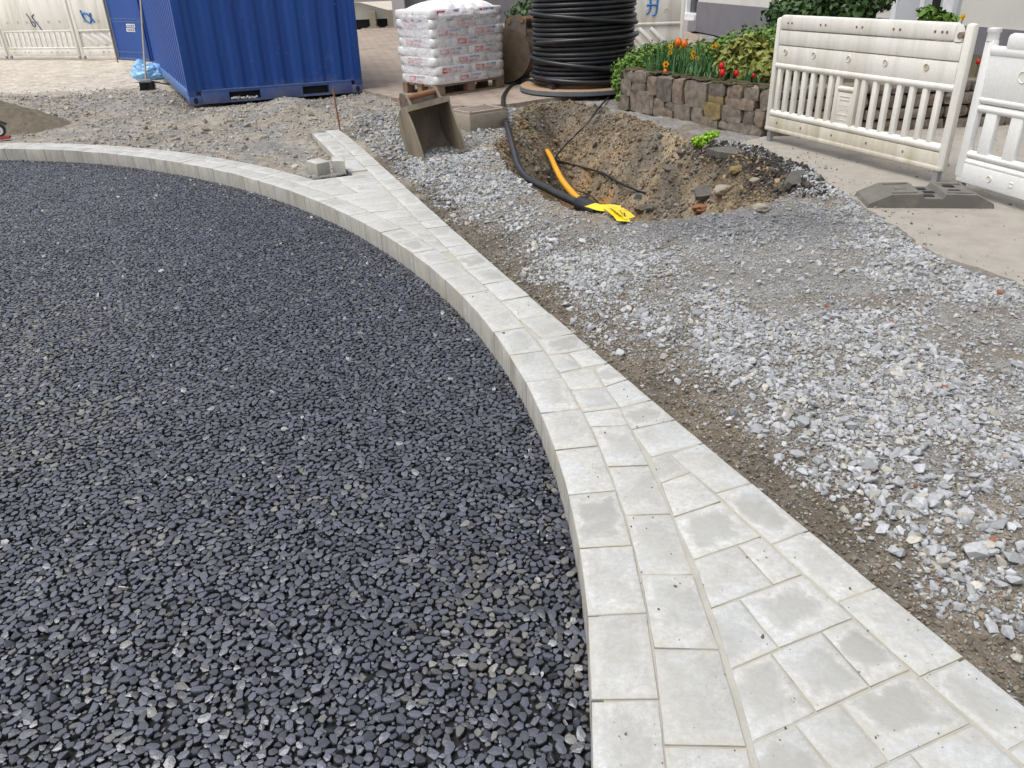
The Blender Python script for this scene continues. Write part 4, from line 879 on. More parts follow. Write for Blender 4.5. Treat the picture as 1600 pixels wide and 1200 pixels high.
# ------------------------------------------------------------------ ducts and cables in the pit
def gz(px, py, off):
    """point where the view line meets the real ground, lifted by off"""
    r = ray(px, py); t = np.linspace(.6, 18, 7000) / np.linalg.norm(r) * 1.0; P = CP + t[:, None] * r
    k = np.argmax(P[:, 2] < z_ground(P[:, 0], P[:, 1]) + off); return Vector(P[k])
duct = tag(MB().tube(catmull([Vector((dc.x - .45, dc.y - .62, .13)), Vector(g(822, 126, .08)), gz(802, 133, .05), gz(789, 147, .05), gz(786, 163, .06), gz(789, 185, .07), g(796, 210, .06), g(803, 236, .05), g(811, 262, .03), g(826, 280, .02), g(850, 292, .01), g(880, 307, .0), g(912, 321, .0)], 8), .030, 10).build('cable_duct', 'cable_black', smooth=True), 'thick black duct running from the cable drum down into the pit', 'cable duct')
s0_, s1_ = Vector(g(903, 317, .01)), Vector(g(936, 330, .0))
sl = tag(MB().tube([s0_, s0_ + (s1_ - s0_) * .08, s1_], [.040, .054, .054], 14).build('duct_sleeve', 'cable_black', smooth=True), 'short wide black sleeve at the pit edge, joining duct and yellow pipe', 'duct sleeve')
def hang(px, a, b):
    """points on the given view lines, distance running evenly from a to b: a pipe hanging clear of the ground"""
    da, db = np.linalg.norm(np.array(a) - CP), np.linalg.norm(np.array(b) - CP); out = []
    for i, (x, y) in enumerate(px): r = ray(x, y); r /= np.linalg.norm(r); out.append(Vector(CP + r * (da + (db - da) * i / (len(px) - 1))))
    return out
yp = tag(MB().tube(catmull(hang([(855, 236), (861, 246), (868, 262), (878, 281), (893, 300), (906, 312), (918, 319)], gz(855, 236, .0), g(918, 319, .02)), 8), .027, 10).build('yellow_pipe', 'yellow_pipe', smooth=True), 'bright orange yellow plastic pipe curving out of the pit floor', 'pipe')
def ribbon(P, wdt, nrm):
    mb = MB(); vs = []; P = [Vector(p) for p in P]
    for i, p in enumerate(P):
        d = (P[min(i + 1, len(P) - 1)] - P[max(i - 1, 0)]).normalized(); sd_ = d.cross(Vector(nrm[i % len(nrm)])).normalized() * wdt / 2; up_ = sd_.cross(d).normalized() * .0012
        vs += [p - sd_ + up_, p + sd_ + up_, p - sd_ - up_, p + sd_ - up_]
    fs = []
    for i in range(len(P) - 1):
        o = 4 * i; fs += [(o, o + 1, o + 5, o + 4), (o + 2, o + 6, o + 7, o + 3), (o, o + 4, o + 6, o + 2), (o + 1, o + 3, o + 7, o + 5)]
    return mb.add(vs, fs)
tape = empty('marking_tape', gz(955, 328, .0)); tag(tape, 'yellow marking tape trailing over the gravel lip of the pit', 'tape'); tl = tape.location
def rel(l): return [p - tl for p in l]
ribbon(rel(catmull([g(922, 320, .06), g(938, 324, .07), g(955, 325, .06), g(970, 327, .05)], 5)), .085, [(0, -.3, 1)]).build('tape_strip', 'yellow_tape', tape)
ribbon(rel(catmull([g(952, 325, .065), g(960, 330, .06), g(968, 337, .04), g(975, 346, .02)], 5)), .10, [(.3, -.3, 1)]).build('tape_strip', 'yellow_tape', tape)
ribbon(rel(catmull([g(962, 323, .07), g(970, 328, .065), g(978, 335, .04), g(985, 341, .02)], 5)), .13, [(.4, -.2, 1)]).build('tape_strip', 'yellow_tape', tape)
for a, b in (((968, 329), (973, 337)), ((972, 328), (977, 339))): mb = MB(); mb.tube(rel([gz(*a, .062), gz((a[0] + b[0]) / 2 + 1, (a[1] + b[1]) / 2, .058), gz(*b, .042)]), .004, 5); mb.build('tape_print', 'ink_black', tape)
tag(MB().tube(catmull([Vector(at_y(975, 122, 10.0)), gz(955, 147, .05), gz(938, 166, .06), gz(915, 195, .14), gz(890, 220, .18), gz(872, 240, .14), gz(864, 250, .10), gz(861, 268, .05), gz(858, 284, .03)], 8), .0115, 7).build('thin_cable', 'cable_black', smooth=True), 'thin black cable hanging from the hedge corner down the pit slope', 'cable')
tag(MB().tube(catmull([gz(864, 250, .08), gz(890, 256, .09), gz(920, 264, .09), gz(945, 272, .08), gz(965, 284, .08), gz(985, 293, .07), gz(1008, 301, .02)], 8), .013, 7).build('buried_cable', 'cable_black', smooth=True), 'old black cable crossing the back wall of the pit', 'cable')
tag(MB().tube(catmull([gz(880, 297, .03), gz(900, 298, .06), gz(918, 303, .06), gz(930, 311, .04), gz(938, 320, .02)], 6), .007, 6).build('wire_loop', 'cable_black', smooth=True), 'thin wire loop behind the yellow pipe in the pit', 'wire')
p0_, p1__ = gz(996, 309, .02), gz(1004, 313, .02); tag(MB().tube([p0_ + Vector((.10, .12, 0)), p0_], .035, 14).build('pipe_stub', 'drum_rim', smooth=True), 'grey cut pipe end sticking out of the pit wall', 'pipe')
# clods and big stones in the pit
for i, (px, py, r, m_) in enumerate(((1003, 326, .07, 'sandpile'), (1016, 326, .05, 'slab_tar'), (1095, 325, .07, 'rust'), (1150, 265, .06, 'wall_stone_ochre'), (1130, 297, .08, 'old_concrete'), (1190, 325, .055, 'old_concrete'), (1180, 283, .05, 'old_concrete'))):
    p = gz(px, py, .02); mb = MB(); blob(mb, (0, 0, 0), (r, r * .8, r * .6), 3, .35, 1.4, i * 3.3); o = mb.build('field_stone', m_, smooth=True); o.location = p
    tag(o, ('brown clod of earth beside the yellow tape', 'dark stone beside the brown clod in the pit', 'rusty red stone at the near lip of the pit', 'ochre stone high on the stony pit slope', 'pale grey stone below the flat asphalt slab', 'grey stone at the gravel lip of the pit', 'tan stone under the torn footway edge')[i], 'stone')

# ------------------------------------------------------------------ drain block with grating
near = g(735, 206, -.01); gb = empty('gully_block', (near[0], near[1], -.03), .62); tag(gb, 'square concrete drain block with slotted iron grating, dug free beside the bucket', 'drain')
mb = MB(); mb.box((.25, .21, .095), (.50, .42, .19), ch=.02); mb.build('concrete_block', 'old_concrete', gb, True)
mb = MB()
for c_, d_2 in (((.25, .03, .2), (.46, .035, .02)), ((.25, .39, .2), (.46, .035, .02)), ((.03, .21, .2), (.035, .40, .02)), ((.47, .21, .2), (.035, .40, .02))): mb.box(c_, d_2)
mb.build('grate_frame', 'dusty_iron', gb); mb = MB(); mb.box((.25, .21, .1925), (.40, .33, .004)); mb.build('grate_void_shade', 'shade_black', gb)  # black sheet under the bars is painted shade, no shaft below
for i in range(7):
    mb = MB(); mb.box((.25, .055 + .052 * i, .2), (.40, .030, .018), ch=.003); mb.build('grate_bar', 'dusty_iron', gb, True)
    mb = MB(); mb.box((.25, .081 + .052 * i, .2035), (.38, .016, .012)); mb.build('grate_slot_shade', 'shade_black', gb)  # black strips laid on top paint the shade between the bars

# ------------------------------------------------------------------ excavator buckets
def bucket(name, loc, rz, Wd, S, label, mat, tiltx=0.0, inner=None, roll=0.0):
    """width along local x, mouth towards -y"""
    root = empty(name, loc, rot=(tiltx, roll, rz)); tag(root, label, 'digger bucket')
    back = [(-.10, 0), (.02, .01), (.16, .06), (.29, .17), (.36, .33), (.33, .48), (.24, .58), (.10, .62)]
    back = [(a * S, b * S) for a, b in back]; t = .014
    mb = MB(); vs = []
    P = catmull([(0, a, b) for a, b in back], 4); cen = Vector((0, .02 * S, .36 * S)); inn = [p + (cen - p).normalized() * t for p in P]
    for p, q_ in zip(P, inn): vs += [(-Wd / 2, p.y, p.z), (Wd / 2, p.y, p.z), (-Wd / 2, q_.y, q_.z), (Wd / 2, q_.y, q_.z)]
    fs = []
    for i in range(len(P) - 1): o = 4 * i; fs += [(o, o + 1, o + 5, o + 4), (o + 2, o + 6, o + 7, o + 3), (o, o + 4, o + 6, o + 2), (o + 1, o + 3, o + 7, o + 5)]
    e = 4 * (len(P) - 1); fs += [(0, 2, 3, 1), (e, e + 1, e + 3, e + 2)]
    mb.add(vs, fs); mb.build('shell', inner or mat, root, True)
    for s in (-1, 1):
        poly = [(p.y, p.z) for p in P] + [(-.06 * S, .60 * S), (-.11 * S, .40 * S), (-.13 * S, .18 * S)]
        mb = MB(); mb.prism(poly, (s * Wd / 2 - .009 if s > 0 else -Wd / 2 - .009, 0, 0), (0, 1, 0), (0, 0, 1), (1, 0, 0), .018); sp = mb.build('side_plate', mat, root, True)
    mb = MB(); mb.box((0, -.03 * S, .585 * S), (Wd, .20 * S, .05), rx=.15); mb.build('torsion_plate', mat, root)
    mb = MB(); mb.box((0, -.105 * S, .012), (Wd + .02, .10, .022), rx=-.1); mb.build('cutting_edge', 'iron', root)
    for x in (-.17, .17):
        mb = MB(); mb.prism([(-.06 * S, .60 * S), (.27 * S, .57 * S), (.25 * S, .74 * S), (.14 * S, .79 * S), (-.0 * S, .73 * S)], (x * S - .012, 0, 0), (0, 1, 0), (0, 0, 1), (1, 0, 0), .024); mb.build('ear', 'iron', root)
    for y, z in ((.02, .70), (.20, .73)): mb = MB(); mb.tube([(-.19 * S, y * S, z * S), (.19 * S, y * S, z * S)], .026 * S + .004, 12); mb.build('pin', 'rust', root, True)
    mb = MB(); mb.box((0, .10 * S, .665 * S), (.32 * S, .022, .12 * S)); mb.build('bracket_plate', 'iron', root)
    return root
tl_, tr_ = g(668, 246, -.01), g(727, 233, -.01); md = (tl_ + tr_) / 2; wv = tr_ - tl_
bucket('excavator_bucket', (md[0] - .04, md[1] + .0, -.07), .46, .42, .88, 'muddy narrow digging bucket standing mouth forward by the drain block', 'bucket_mud', tiltx=-.36, roll=-.13)
b2p = g(812, 131, .015); bucket('excavator_bucket', (b2p[0] - .10, b2p[1] + .22, .02), -2.2, .45, 1.22, 'dark brown digging bucket standing between the bagged pallet and the cable drum', 'bucket_steel', tiltx=-.12, inner='bucket_steel')

# ------------------------------------------------------------------ pallet of bags under film
pn_ = g(684, 152, .015); prz = .70; pr = empty('pallet', (pn_[0], pn_[1], .016), prz); tag(pr, 'brown wooden pallet carrying a wrapped stack of white bags', 'pallet')
PW, PD_ = 1.2, .84
for i in range(5): mb = MB(); mb.box((PW / 2, .07 + i * (PD_ - .14) / 4, .131), (PW, .12, .022)); mb.build('deck_board', 'pallet_wood', pr)
for x in (.07, PW / 2, PW - .07):
    for y in (.06, PD_ / 2, PD_ - .06): mb = MB(); mb.box((x, y, .071), (.13, .11, .096)); mb.build('block', 'pallet_wood', pr)
for y in (.06, PD_ / 2, PD_ - .06): mb = MB(); mb.box((PW / 2, y, .011), (PW, .10, .022)); mb.build('runner', 'pallet_wood', pr)
PM = Matrix.Translation((pn_[0], pn_[1], .016)) @ Matrix.Rotation(prz, 4, 'Z')
def bag_mesh(sx, sy, sz):
    bm = bmesh.new(); bmesh.ops.create_cube(bm, size=2.0); bmesh.ops.subdivide_edges(bm, edges=bm.edges[:], cuts=5, use_grid_fill=True)
    for v in bm.verts:
        x, y, z = v.co; ex = 1 - .10 * max(0, (abs(x) - .55) / .45) ** 2; ey = 1 - .05 * max(0, (abs(y) - .55) / .45) ** 2
        v.co = (x * sx / 2 * (1 - .03 * z * z), y * sy / 2 * (1 - .04 * z * z), z * sz / 2 * ex * ey * (1 + .04 * mn.noise(Vector((x * 2, y * 2, z)))))
    me = bpy.data.meshes.new('bag'); bm.to_mesh(me); bm.free(); me.materials.append(MATS['bag_paper']); me.polygons.foreach_set('use_smooth', [True] * len(me.polygons)); return me
BAGL, BAGS = bag_mesh(.604, .42, .121), bag_mesh(.302, .82, .121)
def text_mesh(s, size, mat, shear=0.0):
    cu = bpy.data.curves.new('print', 'FONT'); cu.body = s; cu.size = size; cu.shear = shear; cu.align_x = 'LEFT'; cu.align_y = 'CENTER'; cu.extrude = .0006; cu.resolution_u = 2; cu.offset = size * .012
    o = bpy.data.objects.new('tmp', cu); COL.objects.link(o); bpy.context.view_layer.update()
    me = bpy.data.meshes.new_from_object(o.evaluated_get(bpy.context.evaluated_depsgraph_get())); bpy.data.objects.remove(o); me.materials.clear(); me.materials.append(MATS[mat]); return me
T_NUM, T_A, T_B = text_mesh('4802', .052, 'print_white'), text_mesh('EUROFIBER', .036, 'print_blue', .25), text_mesh('HALO', .052, 'print_red')
mbq = MB(); mbq.box((0, 0, 0), (.15, .066, .003), ch=.0014); _o = mbq.build('red_field', 'print_red'); RED = _o.data; bpy.data.objects.remove(_o)
def prints(bag, y, rotx, x0=-.20, rz=0.0, scale=1.0, xo=0.0):
    root_m = Matrix.Rotation(rz, 4, 'Z') @ Matrix.Translation((0, y, 0)) @ Matrix.Rotation(math.pi / 2, 4, 'X')
    for nm, me_, lx, ly, lz in (('red_field', RED, x0 + .075, .0, .000), ('number', T_NUM, x0 + .01, .0, .0026), ('lettering', T_A, x0 + .175, .026, .001), ('lettering', T_B, x0 + .175, -.024, .001)):
        o = bpy.data.objects.new(nm, me_); COL.objects.link(o); o.parent = bag; o.matrix_local = root_m @ Matrix.Translation((lx, ly, lz))
layer = .1155; nlay = 8; bn = 0
for L in range(nlay):
    z = .145 + layer * (L + .5)
    spots = [(.30, .21, 0), (.90, .21, 0), (.30, .63, 0), (.90, .63, 0)] if L % 2 else [(.15, .42, 1), (.60, .21, 0), (.60, .63, 0), (1.05, .42, 1)]
    if L == nlay - 1: spots = spots[:4]
    for x, y, kd in spots:
        o = bpy.data.objects.new('cement_bag', BAGS if kd else BAGL); COL.objects.link(o)
        jx, jy = random.uniform(-.012, .012), random.uniform(-.012, .012)
        o.matrix_world = PM @ Matrix.Translation((x + jx, y + jy, z)) @ Matrix.Rotation(random.uniform(-.02, .02), 4, 'Z')
        front, left = y < .5, x < .4
        lay = ('lowest', 'second', 'third', 'fourth', 'fifth', 'sixth', 'seventh', 'topmost')[L]
        if kd:
            lab = f'white bag laid crosswise in the {lay} layer above the pallet, ' + ('end facing the container' if left else 'end facing the cable drum')
            if left: prints(o, -.1525, 0, -.22, -math.pi / 2)
        else:
            where = 'printed front, ' if front else 'rear row, '; side_ = 'in the middle' if abs(x - .6) < .01 else 'half nearer the container' if left else 'half nearer the drum'
            lab = f'white bag in the {lay} layer above the pallet, {where}{side_}'
            if front: prints(o, -.2115, 0)
        tag(o, lab, 'bag', 'printed bags stacked on the pallet')
# film: drawn over the stack, thick and folded on top
nu, nv = 96, 34; V = []; cov = []; hx_, hy_ = PW / 2 + .02, PD_ / 2 + .02
for j in range(nv):
    for i in range(nu):
        a_ = 6.283 * i / nu; ca, sa = math.cos(a_), math.sin(a_); k = 1 / max(abs(ca) ** 6 + abs(sa) ** 6, 1e-6) ** (1 / 6.)
        if j < 18: t = j / 17; zz = .15 + (.145 + layer * nlay - .20) * t; f = 1.0 + .004 * math.sin(zz * 54); cv = .24 + .14 * sstep(.45, .95, np.array(t)).item() + .10 * (ca < -.3)
        else:
            t = (j - 18) / (nv - 19); ang_ = t * math.pi / 2; f = math.cos(ang_) ** .62; zz = .145 + layer * nlay - .14 + .23 * math.sin(ang_) ** .9; cv = .30 + .62 * min(1, t * 3.0)
        wr = .030 * (fbm(np.array(a_ * 4.0), np.array(zz * 3), 1.5, 3).item() - .5) + .006 * math.sin(a_ * 17 + zz * 5) * (j > 16)
        V.append((PW / 2 + hx_ * k * ca * f * (1 + wr * .6), PD_ / 2 + hy_ * k * sa * f * (1 + wr * .6), zz + (wr * 2.2 if j > 18 else 0))); cov.append(cv)
fq = np.array([(j * nu + i, j * nu + (i + 1) % nu, (j + 1) * nu + (i + 1) % nu, (j + 1) * nu + i) for j in range(nv - 1) for i in range(nu)])
me = np_mesh('stretch_film', np.array(V), fq); at = me.attributes.new('cover', 'FLOAT', 'POINT'); at.data.foreach_set('value', np.array(cov, np.float32))
o = link('stretch_film', me, 'film', smooth='all'); o.matrix_world = PM; tag(o, 'wrinkled milky plastic film wrapped over the stack of white bags', 'plastic film')

# ------------------------------------------------------------------ stone planter wall
W0, W1 = g(963, 166, 0), g(1200, 214, 0); W0[2] = W1[2] = 0
wd = Vector(W1 - W0); wl = wd.length; wall = empty('stone_wall', Vector(W0), math.atan2(wd.y, wd.x)); tag(wall, 'weathered dry stone planter wall with mossy top beside the pit', 'stone wall')
WH = .43
def rough_stone(x0, x1, z0, z1, depth, mat, parent, y=0.0, seed=0):
    bm = bmesh.new(); bmesh.ops.create_cube(bm, size=1.0); bmesh.ops.subdivide_edges(bm, edges=bm.edges[:], cuts=2, use_grid_fill=True)
    c = Vector(((x0 + x1) / 2, y, (z0 + z1) / 2)); sz = Vector((x1 - x0 - .013, depth, z1 - z0 - .013)); rg = random.Random(seed)
    for v in bm.verts:
        q = v.co.copy(); e = sum(abs(abs(k_) - .5) < 1e-4 for k_ in q); q *= 1 - (.09 if e == 3 else .03 if e == 2 else 0)
        v.co = Vector((q.x * sz.x, q.y * sz.y, q.z * sz.z)) + Vector((rg.uniform(-.006, .006), rg.uniform(-.011, .011), rg.uniform(-.006, .006)))
    me = bpy.data.meshes.new('stone'); bm.to_mesh(me); bm.free(); o = link('stone', me, mat, parent, True); o.location = c; return o
ST = [(60, 255, 0, .26), (50, 135, .24, .62), (138, 252, .28, .52), (258, 345, .08, .50), (40, 118, .64, 1), (122, 330, .46, 1), (338, 474, .06, .60), (478, 566, .05, .60), (570, 768, .04, .62), (332, 418, .58, .78), (420, 508, .62, .80), (318, 496, .79, 1.02), (500, 642, .62, 1.02), (644, 742, .64, 1.02), (772, 918, .03, .27), (922, 1050, .02, .27), (1052, 1190, .02, .26), (1192, 1272, .02, .42), (766, 900, .28, .48), (905, 1165, .28, .47), (745, 892, .47, .80), (894, 1066, .48, .80), (1070, 1165, .48, .78), (1168, 1256, .44, .78), (728, 872, .82, 1.03), (874, 1245, .81, 1.03)]
wm = ['wall_stone_grey', 'wall_stone_brown', 'wall_stone_dark', 'wall_stone_grey']
def u_of(xc):      # picture position along the wall to metres along it
    px = 960 + xc / 5.333; best = None
    for k in np.linspace(-.05, 1.06, 400):
        p = W0 + (W1 - W0) * k; x, _, _ = pix(p + np.array([0, 0, .2]))
        if best is None or abs(x - px) < best[0]: best = (abs(x - px), k)
    return best[1] * wl
for i, (a_, b_2, v0, v1) in enumerate(ST):
    m_ = 'wall_stone_ochre' if i in (18, 20) else wm[(i * 7) % 4]; rough_stone(u_of(a_), u_of(b_2), WH * (1 - v1) - .03, WH * (1 - v0), .24 + random.uniform(-.015, .02), m_, wall, .12, i)
mb = MB(); mb.box((wl / 2, .13, WH / 2 - .04), (wl - .02, .17, WH)); mb.build('wall_core', 'wall_earth', wall)
mb = MB(); rg = random.Random(3)
for i in range(90): x = rg.uniform(0, wl); blob(mb, (x, rg.uniform(.02, .24), WH - .01), (rg.uniform(.03, .08), rg.uniform(.03, .06), rg.uniform(.008, .02)), 1, .3, 2, i)
mb.build('moss', 'moss', wall)
# the wall turns behind the barrier and runs on
W2 = g(1700, 190, 0); wd2 = Vector(W2 - W1); wd2.z = 0; wl2 = wd2.length; wall2 = empty('stone_wall', Vector(W1) + wd2.normalized() * .02, math.atan2(wd2.y, wd2.x)); tag(wall2, 'dark dry stone wall running behind the white slatted barriers', 'stone wall')
rg = random.Random(21); z = -.03; k = 0
for hgt_ in (.13, .11, .12, .10):
    x = rg.uniform(-.0, .06)
    while x < wl2 - .1:
        ln = rg.uniform(.15, .38); rough_stone(x, min(x + ln, wl2), z, z + hgt_ + rg.uniform(-.006, .006), .24 + rg.uniform(-.02, .02), wm[rg.randrange(4)], wall2, .12, 100 + k); x += ln; k += 1
    z += hgt_
mb = MB(); mb.box((wl2 / 2, .14, .19), (wl2 - .04, .17, .42)); mb.build('wall_core', 'wall_earth', wall2)
# planting bed: earth between the two walls
bed = [Vector(W0) + Vector((.10, .10, 0)), Vector(W1) + Vector((.05, .18, 0)), Vector(W2) + Vector((0, .2, 0)), Vector((8.5, 13.5, 0)), Vector((3.0, 12.5, 0))]
mb = MB(); mb.prism([(p.x, p.y) for p in bed], (0, 0, .0), (1, 0, 0), (0, 1, 0), (0, 0, 1), .37); tag(mb.build('planting_bed', 'moss'), kind='structure')

# ------------------------------------------------------------------ plants
def leaf_cloud(clumps, n, size, mat, name, parent, elong=1.8, seed=0, hollow=.55, droop=0.0, asp=None):
    rg = np.random.default_rng(seed); V = []; Fq = []
    vol = np.array([c[3] ** 2 for c in clumps]); cnt = (vol / vol.sum() * n).astype(int); Cs = []; Ns = []
    for (x, y, z, r, *fl), m_ in zip(clumps, cnt):
        d = rg.normal(size=(m_, 3)); d /= np.linalg.norm(d, axis=1)[:, None]; rad = r * (hollow + (1 - hollow) * rg.random(m_) ** .6) * (1 + .22 * np.sin(d[:, 0] * 7 + x * 9) * np.cos(d[:, 1] * 6 + d[:, 2] * 5)); zz = (fl[0] if fl else .85)
        Cs.append(np.array([x, y, z]) + d * rad[:, None] * np.array([1, 1, zz])); Ns.append(d)
    Cc = np.concatenate(Cs); Nn = np.concatenate(Ns) + rg.normal(0, .55, (len(Cc), 3)); Nn[:, 2] += .35; Nn /= np.linalg.norm(Nn, axis=1)[:, None]
    t = rg.normal(size=Cc.shape); t[:, 2] -= droop; t -= Nn * (t * Nn).sum(1)[:, None]; t /= np.linalg.norm(t, axis=1)[:, None]; b = np.cross(Nn, t); s = size * rg.uniform(.6, 1.35, len(Cc))[:, None]
    v0, v2 = Cc - t * s * elong * .5, Cc + t * s * elong * .5 - Nn * s * .15; v1, v3 = Cc + b * s * .5 + Nn * s * .1, Cc - b * s * .5 + Nn * s * .1
    Vv = np.stack([v0, v1, v2, v3], 1).reshape(-1, 3); i = np.arange(len(Cc)) * 4; me = np_mesh(name, Vv, np.stack([i, i + 1, i + 2, i + 3], 1)); return link(name, me, mat, parent)
def bush(name, label, clumps_px, n, size, mat, cat, ground_z=.36, stems=7, **kw):
    cl = [tuple(at_y(px, py, Y)) + (r,) for px, py, Y, r in clumps_px]; c0 = np.mean([c[:3] for c in cl], 0); root = empty(name, (c0[0], c0[1], ground_z)); tag(root, label, cat)
    loc = [(c[0] - c0[0], c[1] - c0[1], c[2] - ground_z, c[3]) for c in cl]; leaf_cloud(loc, n, size, mat, 'foliage', root, **kw)
    mb = MB(); rg = random.Random(len(cl))
    for c in loc:
        for k_ in range(max(2, stems // len(loc) + 1)): mb.tube([(c[0] * .8 + rg.uniform(-.05, .05), c[1] * .8, -.02), (c[0] * .95, c[1] * .95, c[2] * .5), (c[0] + rg.uniform(-.5, .5) * c[3], c[1] + rg.uniform(-.5, .5) * c[3], c[2] + c[3] * .4)], [.010, .007, .003], 5)
    mb.build('stems', 'twig', root); return root
bush('box_hedge', 'rounded bright green box hedge hanging over the end of the stone wall', [(972, 128, 9.85, .13), (974, 150, 9.75, .09), (982, 112, 10.0, .20), (1000, 100, 10.1, .22), (1022, 96, 10.15, .24), (1045, 92, 10.3, .23)], 9000, .024, 'leaf_box', 'hedge', elong=1.5, seed=1)
bush('low_hedge', 'long low green hedge behind the tulips along the house', [(1065, 96, 10.6, .26), (1090, 94, 10.8, .27), (1115, 92, 10.9, .27), (1140, 84, 10.9, .30), (1170, 78, 10.8, .33), (1200, 78, 10.4, .33), (1225, 82, 10.2, .33)], 9000, .032, 'leaf_box', 'hedge', elong=1.6, seed=2)
bush('peony_shrub', 'bushy shrub with yellow green reddish leaves behind the red tulips', [(1150, 92, 8.75, .20), (1170, 84, 8.8, .21), (1190, 96, 8.6, .20), (1140, 104, 8.6, .13), (1168, 108, 8.45, .17), (1198, 115, 8.3, .16)], 2300, .048, 'leaf_peony', 'shrub', elong=2.4, seed=3, droop=.5, hollow=.35)
bush('laurel_shrub', 'tall dark green shrub growing behind the slatted barrier', [(1225, 20, 11.2, .26), (1255, 10, 11.2, .34), (1300, -8, 11.2, .42), (1345, -8, 11.2, .36), (1372, -2, 11.0, .20), (1215, 45, 11.0, .16), (1330, 20, 11.0, .3), (1270, 35, 11.0, .3)], 5200, .05, 'leaf_dark', 'shrub', elong=1.9, seed=4, hollow=.3)
bush('leafy_plant', 'small fresh green plant rising behind the top board of the barrier', [(1448, 22, 9.4, .09), (1462, 30, 9.4, .12), (1480, 33, 9.4, .10)], 420, .045, 'leaf_box', 'plant', elong=1.8, seed=5)
bush('bed_plant', 'dark leafy plants in the bed behind the slats of the barrier', [(1232, 118, 8.6, .14), (1260, 112, 8.8, .16), (1300, 116, 8.8, .15), (1345, 115, 8.7, .14), (1390, 120, 8.6, .13), (1440, 118, 8.6, .13)], 1500, .05, 'leaf_dark', 'plant', elong=2.2, seed=6)
bush('wall_bush', 'green bush with pale flowers at the house wall behind the bucket', [(820, 28, 18, .40), (832, 36, 18, .35), (812, 36, 18, .25), (838, 12, 18, .3)], 1300, .06, 'leaf_dark', 'bush', ground_z=.0, seed=7)
q = gz(1098, 226, .02); wr_ = empty('weed', q); tag(wr_, 'lime green weed tuft at the torn asphalt edge of the pit', 'weed')
leaf_cloud([(0, 0, .03, .06), (-.05, .03, .03, .05), (.07, .10, .05, .05), (.15, .16, .06, .04)], 700, .019, 'leaf_lime', 'foliage', wr_, elong=1.7, seed=8)
# blades of bulbs in the bed
def blades(root, n, cx, cy, spread, h, mat='leaf_blade', seed=0):
    rg = random.Random(seed); mb = MB()
    for i in range(n):
        x, y = cx + rg.uniform(-spread[0], spread[0]), cy + rg.uniform(-spread[1], spread[1]); a_ = rg.uniform(0, 6.283); hh = h * rg.uniform(.6, 1.2); ln = rg.uniform(.02, .12); wv_ = rg.uniform(.006, .013); dx_2, dy_2 = math.cos(a_), math.sin(a_); P = []
        for k_ in range(5): t = k_ / 4; P.append((Vector((x + dx_2 * ln * t * t, y + dy_2 * ln * t * t, hh * (t - .25 * t * t * (ln > .08)))), wv_ * (1 - t ** 2 * .95)))
        vs = []
        for p, w_ in P: vs += [p + Vector((-dy_2, dx_2, 0)) * w_, p - Vector((-dy_2, dx_2, 0)) * w_]
        mb.add(vs, [(2 * k_, 2 * k_ + 1, 2 * k_ + 3, 2 * k_ + 2) for k_ in range(4)])
    return mb.build('blades', mat, root, fix=False)
for i, (px, py, Y, n, sp, h) in enumerate(((1040, 118, 9.1, 90, (.22, .2), .30), (1075, 122, 8.85, 120, (.22, .2), .30), (1105, 130, 8.5, 110, (.2, .2), .22), (1140, 135, 8.2, 110, (.2, .18), .20), (1180, 138, 7.95, 90, (.15, .15), .20), (1060, 105, 9.6, 80, (.3, .2), .32))):
    q = at_y(px, py - 8, Y + .35); r = empty('bulb_foliage', (q[0], q[1], .36)); blades(r, n, 0, 0, sp, h, seed=i)
    tag(r, ('tuft of upright leaf blades nearest the rounded box hedge', 'dense tuft of dark blades under the big orange tulip', 'low tuft of blades just left of the red tulips', 'low tuft of blades around the foot of the red tulips', 'short leaf blades beside the white barrier post', 'arching daffodil leaves in front of the low hedge')[i], 'leaves', 'bulb leaves in the planter')
def flower(px, py, Y, kind, mat, size, label):
    Y += .12; q = at_y(px, py, Y); h = q[2] - .36; root = empty('tulip' if kind == 't' else 'daffodil', (q[0], q[1], .36)); tag(root, label, 'tulip' if kind == 't' else 'daffodil')
    mb = MB(); mb.tube([(0, .01, 0), (.008, 0, h * .6), (0, 0, h)], .005, 6); mb.build('stem', 'stem', root, True)
    if kind == 't':
        for k_ in range(6):
            a_ = 6.283 * k_ / 6 + .3; off = .8 if k_ % 2 else 1.0; mb = MB(); vs = []
            for t, rr, w_ in ((0, .12, .25), (.3, .55, .55), (.65, .58, .55), (.9, .48, .32), (1.05, .42, .05)):
                c = Vector((math.cos(a_) * rr * size * off, math.sin(a_) * rr * size * off, h + t * size * 1.5 - size * .3)); tn = Vector((-math.sin(a_), math.cos(a_), 0)) * w_ * size; vs += [c - tn * .9 - Vector((math.cos(a_), math.sin(a_), 0)) * size * .12, c, c + tn * .9 - Vector((math.cos(a_), math.sin(a_), 0)) * size * .12]
            mb.add(vs, [(3 * i, 3 * i + 1, 3 * i + 4, 3 * i + 3) for i in range(4)] + [(3 * i + 1, 3 * i + 2, 3 * i + 5, 3 * i + 4) for i in range(4)]); mb.build('petal', mat, root, 'all', fix=False)
    else:
        for k_ in range(6):
            a_ = 6.283 * k_ / 6; mb = MB(); e = Vector((math.cos(a_), -.25, math.sin(a_))) * size; s_ = Vector((-math.sin(a_), 0, math.cos(a_))) * size * .35; c = Vector((0, 0, h)); mb.add([c, c + e * .55 + s_, c + e, c + e * .55 - s_], [(0, 1, 2, 3)]); mb.build('petal', mat, root, fix=False)
        mb = MB(); mb.tube([(0, 0, h), (0, -size * .7, h - size * .05)], [size * .2, size * .38], 10, False); mb.build('trumpet', 'petal_orange' if size > .035 else 'petal_yellow', root, 'all')
